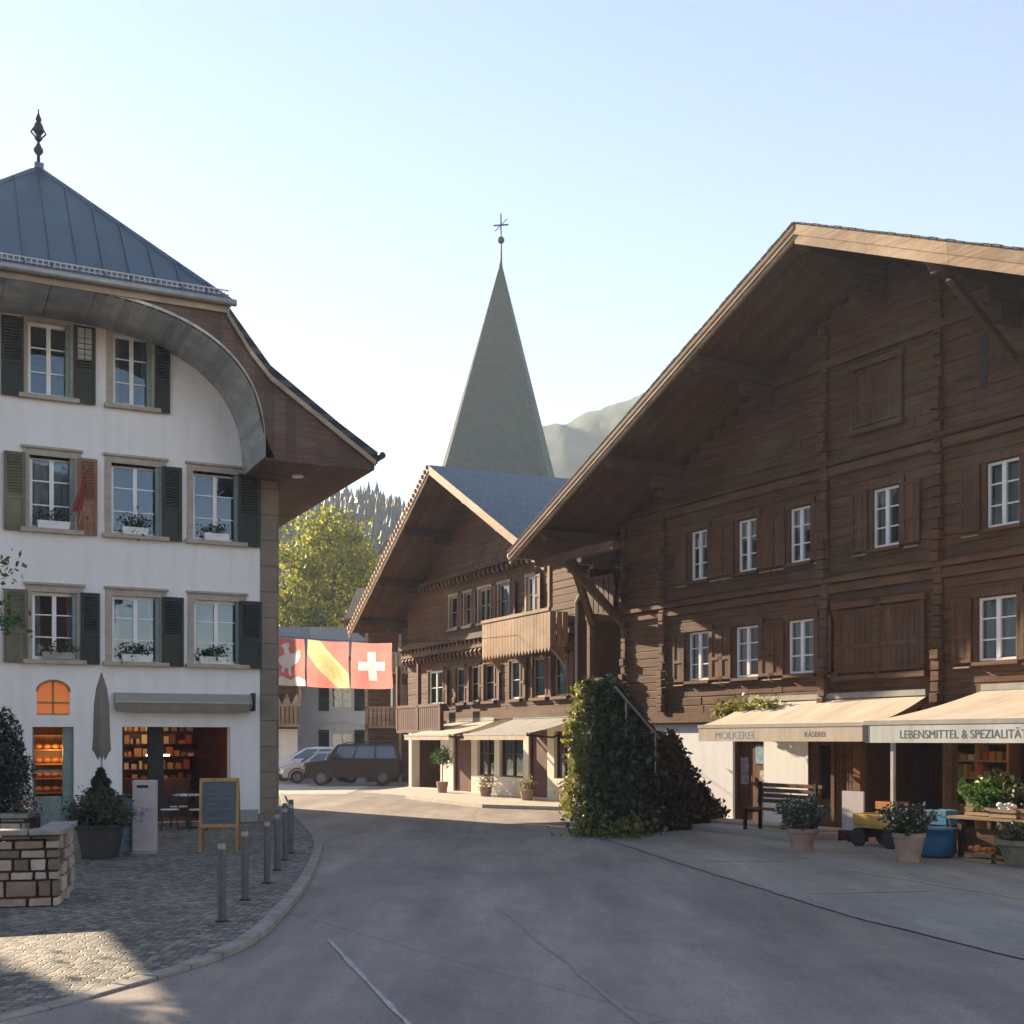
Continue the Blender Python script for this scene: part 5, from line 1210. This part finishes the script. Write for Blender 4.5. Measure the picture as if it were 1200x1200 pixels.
# ticket / menu column and glass panel beside it
x, y = postz(170, 1000)
tm = thing('dispenser_column', 'tall pale grey dispenser column with a dark slot standing before the cafe', 'column', (x, y, .06), R(6))
m = MB(); m.box(-.19,.19,-.13,.13,.04,1.26); m.build('housing', M['offwhite'], tm, bevel=.015)
m = MB(); m.box(-.11,.08,-.136,-.128,1.13,1.18); m.build('slot', M['iron'], tm); m = MB(); m.box(-.2,.2,-.14,.14,0,.04); m.build('foot', M['greywall'], tm)
m = MB(); m.box(-.12,.12,-.134,-.130,.55,.8); m.build('sticker', M['poster2'], tm)
x, y = postz(148, 1000)
gpn = thing('recycling_bin', 'narrow blue-green bin beside the pale dispenser column', 'bin', (x-.05, y+.1, .06), R(6))
m = MB(); m.box(-.14,.12,-.1,.1,.03,.95); m.build('bin_body', M['poster'], gpn, bevel=.02); m = MB(); m.box(-.15,.13,-.11,.11,.95,1.0); m.build('lid', M['green'], gpn, bevel=.01)
# planter with a small conifer
def conifer(t, h0, H, rad, n, mat, size, seed=1):
    k = rng.random(n); z = h0 + H*k; r = rad*(1-k)**.75*(.55+.45*rng.random(n))*(1+.2*np.sin(k*34)); an = rng.random(n)*6.283
    leaf_obj(np.stack([r*np.cos(an), r*np.sin(an), z], 1), size, 'foliage', mat, t, aspect=.3)
    m = MB(); m.tube([(0,0,h0-.3),(0,0,h0+H*.9)], [rad*.12, .01], 6); m.build('trunk', M['bark'], t)
x, y = postz(118, 1005)
pc = thing('potted_conifer', 'bushy conifer and juniper in a square dark planter left of the dispenser column', 'potted plant', (x, y, .06), R(5))
m = MB(); m.hexa([(-.24,-.24,0),(.24,-.24,0),(.24,.24,0),(-.24,.24,0),(-.32,-.32,.52),(.32,-.32,.52),(.32,.32,.52),(-.32,.32,.52)]); m.box(-.34,.34,-.34,.34,.5,.56); m.build('planter', M['blackpot'], pc, bevel=.012)
conifer(pc, .5, .98, .42, 4200, M['L_dark'], .08)
P_, cs = clumps((.05,-.05,.78),(.5,.42,.26),40,80,.16); leaf_obj(P_, .08, 'undergrowth', M['L_shrub'], pc, aspect=.3)
# closed parasol
x, y = postz(119, 985)
ps = thing('parasol', 'closed taupe parasol on a pale pole in front of the white house', 'parasol', (x, y, .06), 0)
zt_ = 2+(868-792)/1400*y-.06; zb_ = 2-(888-868)/1400*y-.06
m = MB(); m.lathe(0,0,[(.22,0),(.22,.08),(.04,.1),(.04,.3)],16); m.build('base', M['greywall'], ps)
m = MB(); m.tube([(0,0,.1),(0,0,zt_)], .022, 8); m.build('pole', M['offwhite'], ps)
m = MB(); n = 24
lvp = [(zb_-.0,.10),(zb_+.15,.155),(zb_+.4,.14),(zt_-.55,.125),(zt_-.25,.09),(zt_-.02,.03),(zt_+.06,.012)]
for z, r in lvp:
    for k in range(n): rr = r*(1+.2*math.cos(k*math.pi*2/3)); m.v.append((rr*math.cos(2*math.pi*k/n), rr*math.sin(2*math.pi*k/n), z + (.07*math.cos(k*math.pi*2/3) if z == lvp[0][0] else 0)))
for i in range(len(lvp)-1):
    for k in range(n): m.f.append((i*n+k, i*n+(k+1) % n, (i+1)*n+(k+1) % n, (i+1)*n+k))
m.build('canopy', M['canvas_brown'], ps, smooth=True)
# stone raised bed
sb = thing('stone_planter', 'rubble stone raised bed with a flat coping at the left edge of the plaza', 'planter', (-5.3, 13.95, .06), R(14))
random.seed(21)
def rubble(x0, x1, z0, z1, y, depth, nrm='y', stone=(.22,.5)):
    m = MB(); z = z0
    while z < z1-.02:
        h = min(random.uniform(.1,.2), z1-z); 
        if z1-z-h < .05: h = z1-z
        x = x0
        while x < x1-.01:
            w = min(random.uniform(*stone), x1-x)
            if x1-x-w < .08: w = x1-x
            o = random.uniform(-.02,.02); j = .009
            p = [(x+j+random.uniform(0,.012), z+j+random.uniform(0,.008)), (x+w-j-random.uniform(0,.012), z+j+random.uniform(0,.008)), (x+w-j-random.uniform(0,.012), z+h-j-random.uniform(0,.008)), (x+j+random.uniform(0,.012), z+h-j-random.uniform(0,.008))]
            if nrm == 'y': m.extr([(q[0], y+o, q[1]) for q in p], (0, depth, 0))
            else: m.extr([(y+o, q[0], q[1]) for q in p], (-depth, 0, 0))
            x += w
        z += h
    return m
def rub_mat(name):
    t = NT(name); gi = t.n("ShaderNodeNewGeometry"); col = t.ramp(gi.outputs['Random Per Island'], [(0,(.17,.12,.09)),(.35,(.30,.22,.165)),(.7,(.44,.34,.27)),(1,(.60,.50,.42))])
    f = t.noise(t.coord(), 9, 6, .7); col = t.mix(.7, col, t.ramp(f, [(.3,(.5,.48,.45)),(.7,(1.1,1.1,1.1))]), 'MULTIPLY'); t.bump(f, .6, .03); return t.out(col, .9)
M['rubble'] = rub_mat('rubble_stone')
m = rubble(-2.6, .02, 0, .84, 0, .18, stone=(.14,.36)); m2 = rubble(0.2, 1.5, 0, .84, .02, .18, 'x')
off = len(m.v); m.v += m2.v; m.f += [tuple(i+off for i in f) for f in m2.f]; m.build('stone_wall', M['rubble'], sb, bevel=.012)
MB().box(-2.6,-.02,.05,1.5,0,.72).build('mortar_core', M['soil'], sb)
m = MB(); x = -2.6
while x < 0: m.box(x+.006, min(.06, x+.75), -.06, .26, .842, .905); x += .76
y_ = .27
while y_ < 1.3: m.box(-.26,.06,y_,y_+.6,.842,.905); y_ += .61
m.build('coping', M['cap'], sb, bevel=.012)
MB().box(-2.6,-.2,.2,1.45,.68,.8).build('soil_bed', M['soil'], sb)
gpx, gpy = postz(30, 1002)
sb2 = thing('stone_planter', 'second low stone trough behind the raised bed, below the dark conifer', 'planter', (gpx, gpy, .06), R(4))
m = rubble(-2.4, 0, 0, .62, 0, .3); m.build('stone_wall', M['rubble'], sb2, bevel=.012); MB().box(-2.45,.05,-.05,.9,.622,.7).build('coping', M['cap'], sb2, bevel=.01); MB().box(-2.4,-.02,.3,.85,0,.61).build('mortar_core', M['soil'], sb2)
cn = thing('conifer_shrub', 'tall dark conifer at the left edge of the picture, above the stone trough', 'shrub', (gpx-.72, gpy+.5, .52), 0)
k_ = 9500; P_ = rng.normal(size=(k_,3)); P_ /= np.linalg.norm(P_,axis=1)[:,None]; P_ *= (rng.random(k_)[:,None]**.35)*np.array([.62,.6,1.05])*(1+.12*np.sin(P_[:,:1]*9+P_[:,2:3]*11)); P_[:,2] = P_[:,2]*(1) + 1.0
P_[:, :2] *= (1.15 - .42*np.clip(P_[:,2:3]/2, 0, 1)); leaf_obj(P_, .09, 'foliage', M['L_dark'], cn, aspect=.3)
m = MB(); m.tube([(0,0,-.02),(0,0,1.6)],[.06,.02],6); m.build('trunk', M['bark'], cn)
fb = thing('bedding_plants', 'small pinkish bedding plants at the corner of the stone trough', 'plants', (gpx-.12, gpy+.2, .76), 0)
leaf_obj(rng.normal(size=(260,3))*np.array([.14,.12,.1])+np.array([0,0,.08]), .06, 'foliage', M['L_shrub'], fb); leaf_obj(rng.normal(size=(50,3))*np.array([.12,.1,.05])+np.array([0,0,.18]), .05, 'blossom', M['flag_pink'], fb)
# bistro tables and chairs in front of the cafe
def bistro_chair():
    t = thing('bistro_chair', 'white lattice bistro chair', 'chair', (0,0,.07), 0, 'bistro chairs at the cafe'); 
    m = MB(); m.lathe(0,0,[(.19,.44),(.2,.45),(.2,.465)],16); m.build('seat', M['white'], t)
    m = MB()
    for k in range(5): m.beam((-.17+k*.085,.17,.5),(-.17+(4-k)*.085,.21,.82),.016,.016)
    m.tube([(-.19,.16,.46),(-.19,.22,.85),(0,.23,.9),(.19,.22,.85),(.19,.16,.46)],.012,6); m.build('backrest', M['iron'], t)
    for sx in (-1,1):
        for sy in (-1,1):
            m = MB(); m.tube([(.12*sx,.12*sy,.44),(.18*sx,.19*sy,0)],.012,6); m.build('leg', M['iron'], t)
    return t
bc = bistro_chair(); cl = ['white bistro chair at the cafe table, just right of the dispenser column','white bistro chair in the middle between column and chalkboard','white bistro chair beside the left leg of the chalkboard','white bistro chair behind the small round table']
for i, (u, v, r_) in enumerate(((-2.9,-2.0,.3),(-2.35,-2.3,3.3),(-1.75,-1.8,2.6),(-2.5,-.9,.2))):
    loc = FL.w(u, v, .06)
    if i == 0: bc.location = loc; bc.rotation_euler = (0,0,r_); bc['label'] = cl[0]
    else: copy_tree(bc, loc, r_, cl[i])
t = thing('bistro_table', 'small round white bistro table between the lattice chairs', 'table', FL.w(-2.4,-1.5,.06), 0)
m = MB(); m.lathe(0,0,[(.32,.72),(.34,.73),(.34,.75),(.3,.755)],20); m.build('tabletop', M['white'], t); m = MB(); m.tube([(0,0,.03),(0,0,.72)],.025,8); m.build('column', M['iron'], t); m = MB(); m.lathe(0,0,[(.2,0),(.2,.03),(.03,.05)],16); m.build('foot', M['iron'], t)
# small tree pot and flowers at the middle chalet
x, y = gp(501, 937)
tp = thing('potted_tree', 'small round-headed tree in a reddish pot under the left awning of the middle chalet', 'potted plant', FM.w(-7.3,-.9,.11), 0)
m = MB(); m.lathe(0,0,[(.16,0),(.22,.38),(.24,.4),(.2,.4)],16); m.build('pot', M['terracotta'], tp); m = MB(); m.tube([(0,0,.38),(.02,0,1.2)],.02,6); m.build('trunk', M['bark'], tp)
leaf_obj(rng.normal(size=(900,3))*np.array([.17,.17,.16])+np.array([0,0,1.3]), .08, 'crown', M['L_green'], tp)
for i, (u, lab) in enumerate(((-4.0,'reddish flower tub by the door between the two awnings of the middle chalet'),(-1.0,'reddish flower tub under the grey awning of the middle chalet'),(1.5,'brick-red flower tub at the right corner of the middle chalet next to the ivy'))):
    t = thing('flower_tub', lab, 'flower tub', FM.w(u,-.75,.11), 0, 'flower tubs of the middle chalet')
    m = MB(); m.lathe(0,0,[(.17,0),(.22,.3),(.24,.32),(.2,.32)],14); m.build('tub', M['terracotta'], t)
    leaf_obj(rng.normal(size=(300,3))*np.array([.14,.14,.13])+np.array([0,0,.45]), .07, 'foliage', M['L_gold'], t); leaf_obj(rng.normal(size=(70,3))*np.array([.14,.14,.1])+np.array([0,0,.55]), .06, 'blossom', M['L_flower'], t)

# ================================================================== FLAGS ON A WIRE
A_ = Vector((-8.33,34.3,5.2)); B_ = Vector((1.1,38.3,5.5))
wr = thing('flag_wire', 'thin wire strung across the street between the white house and the middle chalet', 'wire', (0,0,0))
def wp(s): p = A_.lerp(B_, s); p.z -= .35*4*s*(1-s); return p
m = MB(); m.tube([wp(i/24) for i in range(25)], .008, 5); m.build('cable', M['iron'], wr)
def sag_s(px):
    lo, hi = 0, 1
    for _ in range(40):
        mid = (lo+hi)/2; p = wp(mid)
        if 600+1400*p.x/p.y < px: lo = mid
        else: hi = mid
    return lo
dirw = (B_-A_); dirw.z = 0; dirw.normalize(); nw = Vector((dirw.y,-dirw.x,0))
BEAR = [(.20,.20),(.27,.17),(.33,.21),(.42,.27),(.55,.36),(.68,.48),(.78,.60),(.82,.72),(.84,.86),(.77,.86),(.74,.76),(.68,.72),(.66,.82),(.60,.82),(.60,.68),(.50,.58),(.44,.54),(.38,.62),(.31,.63),(.35,.52),(.33,.44),(.25,.48),(.19,.46),(.26,.39),(.25,.31),(.19,.27)]
CRANE = [(.55,.10),(.63,.08),(.66,.14),(.62,.20),(.66,.32),(.78,.30),(.88,.22),(.90,.36),(.84,.48),(.74,.56),(.68,.60),(.70,.78),(.64,.78),(.62,.62),(.56,.62),(.54,.72),(.48,.70),(.50,.60),(.42,.52),(.34,.56),(.36,.44),(.46,.38),(.54,.34),(.53,.22),(.44,.16)]
def inside(P_, u, v):
    c = False; j = len(P_)-1
    for i in range(len(P_)):
        if (P_[i][1] > v) != (P_[j][1] > v) and u < (P_[j][0]-P_[i][0])*(v-P_[i][1])/(P_[j][1]-P_[i][1])+P_[i][0]: c = not c
        j = i
    return c
def flag2(lab, px0, px1, ph, kind, hgt=1.38):
    s0, s1 = sag_s(px0), sag_s(px1); p0, p1 = wp(s0), wp(s1)
    t = thing('banner_flag', lab, 'flag', tuple(p0), 0, 'flags strung across the street')
    def S3(u, v):
        q = p0.lerp(p1, u) - p0; w = .07*math.sin(u*7+ph+v*2)*(.25+v)+.05*math.sin(v*6+ph)
        return q + Vector((0,0,-.03-v*hgt-.03*math.sin(math.pi*u))) + dirw*(.06*v*(u-.2)) + nw*w
    N_ = 64; m = MB(); idx = []
    for j in range(N_+1):
        for i in range(N_+1): m.v.append(tuple(S3(i/N_, j/N_)))
    for j in range(N_):
        for i in range(N_):
            a = j*(N_+1)+i; m.f.append((a, a+1, a+N_+2, a+N_+1)); u, v = (i+.5)/N_, (j+.5)/N_; k = 0
            if kind == 'swiss': k = 1 if (abs(u-.5) < .1 and abs(v-.5) < .32) or (abs(v-.5) < .1 and abs(u-.5) < .32) else 0
            elif kind == 'bern':
                if abs(u-v) < .30: k = 2
                if k and inside(BEAR, u, v): k = 3
            else:
                if inside(CRANE, u, v) or v > .80 + .07*math.cos(u*6.283*1.5)**2: k = 1
            idx.append(k)
    o = m.build('flag_cloth', M['flag_red'], t, smooth=True)
    for nm in ('flag_white','flag_yellow','flag_bear'): o.data.materials.append(M[nm])
    o.data.polygons.foreach_set('material_index', idx)
    m = MB()
    for u in (.05,.5,.95): q = S3(u, 0); m.tube([q, q+Vector((0,0,.05))], .01, 5)
    m.build('clip', M['iron'], t); return t
flag2('red flag with a white crane, leftmost of the three beside the stone pilaster', 306, 356, .3, 'crane')
flag2('red flag with a yellow diagonal band and a faded bear, middle of the three', 360, 408, 1.6, 'bern')
flag2('red flag with a white cross, rightmost of the three in front of the chalet', 412, 459, 2.4, 'swiss')

# ================================================================== CARS
def car(lab, x, y, rz, L, H, Wd, paint, kind):
    t = thing('parked_car', lab, 'car', (x, y, .01), rz, 'cars parked at the end of the street'); hw = Wd/2
    bl_ = H*.53
    if kind == 'suv': pr = [(-.5,.32),(-.495,.50),(-.47,.56),(-.30,.60),(-.24,.62),(.47,.62),(.495,.55),(.5,.3),(.47,.2),(-.46,.2)]; cab = [(-.26,.60),(-.15,.985),(-.05,1.0),(.40,.99),(.455,.9),(.48,.60)]
    elif kind == 'mpv': pr = [(-.5,.30),(-.495,.42),(-.44,.54),(-.28,.62),(-.2,.66),(.46,.64),(.49,.5),(.5,.3),(.47,.18),(-.46,.18)]; cab = [(-.30,.61),(-.08,.96),(.05,1.0),(.36,.97),(.47,.66)]
    else: pr = [(-.5,.3),(-.49,.44),(-.42,.54),(-.25,.62),(.42,.64),(.49,.56),(.5,.3),(.47,.18),(-.46,.18)]; cab = [(-.26,.61),(-.08,.97),(.08,1.0),(.28,.94),(.45,.64)]
    def loft(poly, ws, name, mat, par, sm=False):
        m = MB(); k = len(poly)
        for yy, s_, dz in ws:
            cx__ = sum(p[0] for p in poly)/k; cz__ = sum(p[1] for p in poly)/k
            for px_, pz_ in poly: m.v.append(((cx__+(px_-cx__)*s_)*L, yy, (cz__+(pz_-cz__)*s_+dz)*H))
        for a in range(len(ws)-1):
            for i in range(k): j = (i+1) % k; m.f.append((a*k+i, a*k+j, (a+1)*k+j, (a+1)*k+i))
        m.f.append(tuple(range(k-1,-1,-1))); m.f.append(tuple(range((len(ws)-1)*k, len(ws)*k))); return m.build(name, mat, par, bevel=.03)
    body = loft(pr, [(-hw,.955,0),(-hw+.06,1,0),(hw-.06,1,0),(hw,.955,0)], 'body', paint, t)
    def tap(poly, name, mat, par, g=0, z_in=.17):
        m = MB(); k = len(poly); zl = min(p[1] for p in poly)
        for sgn in (-1, 1):
            for px_, pz_ in poly: f = (pz_-zl)/(1-zl); m.v.append((px_*L, sgn*(hw-.04-z_in*f+g), pz_*H))
        for i in range(k): j = (i+1) % k; m.f.append((i, j, k+j, k+i))
        m.f.append(tuple(range(k-1,-1,-1))); m.f.append(tuple(range(k, 2*k))); return m.build(name, mat, par, bevel=.02)
    tap(cab, 'cabin', paint, t)
    cm_x = sum(p[0] for p in cab)/len(cab); 
    zl, zh = .655, .93
    xs_ = []
    def edge(z):  # left and right limits of the cabin at height z
        L_, R_ = [], []
        for i in range(len(cab)):
            a, c = cab[i], cab[(i+1) % len(cab)]
            if (a[1]-z)*(c[1]-z) < 0: L_.append(a[0]+(c[0]-a[0])*(z-a[1])/(c[1]-a[1]))
        return min(L_), max(L_)
    lb, rb = edge(zl); lt, rt_ = edge(zh); nwin = 3
    for sgn in (-1, 1):
        for k in range(nwin):
            a0, a1 = k/nwin+.015, (k+1)/nwin-.015; pts4 = []
            for fr_, z in ((a0,zl),(a1,zl),(a1,zh),(a0,zh)):
                l_, r_ = (lb+.03, rb-.02) if z == zl else (lt+.03, rt_-.02); f = (z-.61)/(1-.61)
                pts4.append(((l_+(r_-l_)*fr_)*L, sgn*(hw-.04-.17*f+.006), z*H))
            m = MB(); m.extr(pts4, (0, sgn*.012, 0)); m.build('side_window', M['car_glass'], t)
    m = MB(); c0, c1 = cab[0], cab[1]; f0, f1 = .12, .9
    a = (c0[0]+(c1[0]-c0[0])*f0, c0[1]+(c1[1]-c0[1])*f0); c = (c0[0]+(c1[0]-c0[0])*f1, c0[1]+(c1[1]-c0[1])*f1)
    m.extr([(a[0]*L-.01,-hw+.16,a[1]*H),(a[0]*L-.01,hw-.16,a[1]*H),(c[0]*L-.01,hw-.28,c[1]*H),(c[0]*L-.01,-hw+.28,c[1]*H)], (-.02,0,.012)); m.build('windscreen', M['car_glass'], t)
    for sy in (-1, 1):
        m = MB(); m.box(-.5*L-.012, -.5*L+.12, sy*(hw-.3)-.17, sy*(hw-.3)+.17, .40*H, .49*H); m.build('headlight', M['lens'], t, bevel=.03)
    m = MB(); m.box(-.5*L-.015,-.5*L+.05,-hw+.5,hw-.5,.38*H,.48*H); m.box(-.5*L-.03,-.5*L+.08,-hw+.1,hw-.1,.2*H,.27*H); m.build('grille', M['iron'], t, bevel=.01)
    rw = .36 if kind == 'suv' else .31
    for sx in (-.31, .31):
        for sy in (-1, 1):
            m = MB(); m.tube([(sx*L, sy*(hw-.21), rw),(sx*L, sy*(hw+.012), rw)], rw, 20); w_ = m.build('wheel', M['rubber'], t)
            m = MB(); m.tube([(sx*L, sy*(hw+.0), rw),(sx*L, sy*(hw+.022), rw)], rw*.56, 16); m.build('rim', M['rim'], w_)
            m = MB(); n = 14
            for k in range(n):
                a_, b2 = math.pi*k/n, math.pi*(k+1)/n; r1, r2 = rw+.05, rw+.11
                m.hexa([(sx*L+r1*math.cos(a_),sy*(hw-.1),rw+r1*math.sin(a_)),(sx*L+r2*math.cos(a_),sy*(hw-.1),rw+r2*math.sin(a_)),(sx*L+r2*math.cos(b2),sy*(hw-.1),rw+r2*math.sin(b2)),(sx*L+r1*math.cos(b2),sy*(hw-.1),rw+r1*math.sin(b2)),
                        (sx*L+r1*math.cos(a_),sy*(hw+.018),rw+r1*math.sin(a_)),(sx*L+r2*math.cos(a_),sy*(hw+.018),rw+r2*math.sin(a_)),(sx*L+r2*math.cos(b2),sy*(hw+.018),rw+r2*math.sin(b2)),(sx*L+r1*math.cos(b2),sy*(hw+.018),rw+r1*math.sin(b2))])
            m.build('wheel_arch', M['rubber'], t)
    for sy in (-1, 1):
        m = MB(); m.box(-.24*L, .24*L, sy*(hw+.004)-.012, sy*(hw+.004)+.012, .2*H, .25*H); m.build('side_sill', M['rubber'], t)
        for q_ in (-.06, .15): MB().box(q_*L, q_*L+.15, sy*(hw+.006)-.014, sy*(hw+.006)+.014, .52*H, .54*H).build('door_handle', M['iron'], t)
        for q_ in (-.2, .02, .24): MB().box(q_*L, q_*L+.012, sy*(hw+.0)-.004, sy*(hw+.0)+.004, .26*H, .58*H).build('door_seam', M['rubber'], t)
    for sy in (-1, 1): m = MB(); m.box(cab[0][0]*L+.25, cab[0][0]*L+.42, sy*(hw+.1)-.1, sy*(hw+.1)+.06, .63*H, .70*H); m.build('mirror', paint, t, bevel=.02)
    if kind == 'suv':
        m = MB()
        for sy in (-1,1): m.tube([(-.1*L,sy*(hw-.3),H*1.0),(-.05*L,sy*(hw-.3),H*1.03),(.38*L,sy*(hw-.3),H*1.03),(.4*L,sy*(hw-.3),H*.99)],.02,6)
        m.build('roof_rail', M['iron'], t)
    return t
car('dark bronze off-road car seen from its side, nearest of the parked cars', -7.1, 53.5, R(4), 4.35, 1.86, 1.85, M['car_bronze'], 'suv')
car('silver hatchback between the dark off-road car and the white van-like car', -8.95, 56.4, R(14), 4.0, 1.5, 1.72, M['car_silver'], 'hatch')
car('white people carrier at the back left of the parked cars, beside the stone pilaster', -9.9, 59.3, R(10), 4.5, 1.7, 1.78, M['car_white'], 'mpv')

# ================================================================== HAZE
hz = MB().box(-155, 265, -40, 500, -1.0, 124); hz = hz.build('haze', None); struct(hz, 'stuff')
hm = bpy.data.materials.new('haze_air'); hm.use_nodes = True; ht = hm.node_tree
for n_ in list(ht.nodes):
    if n_.type == 'BSDF_PRINCIPLED': ht.nodes.remove(n_)
pv = ht.nodes.new("ShaderNodeVolumePrincipled"); pv.inputs['Color'].default_value = (.78,.88,1.0,1); pv.inputs['Density'].default_value = HAZE; pv.inputs['Anisotropy'].default_value = 0.0
ht.links.new(pv.outputs[0], ht.nodes["Material Output"].inputs['Volume']); hz.data.materials.append(hm)
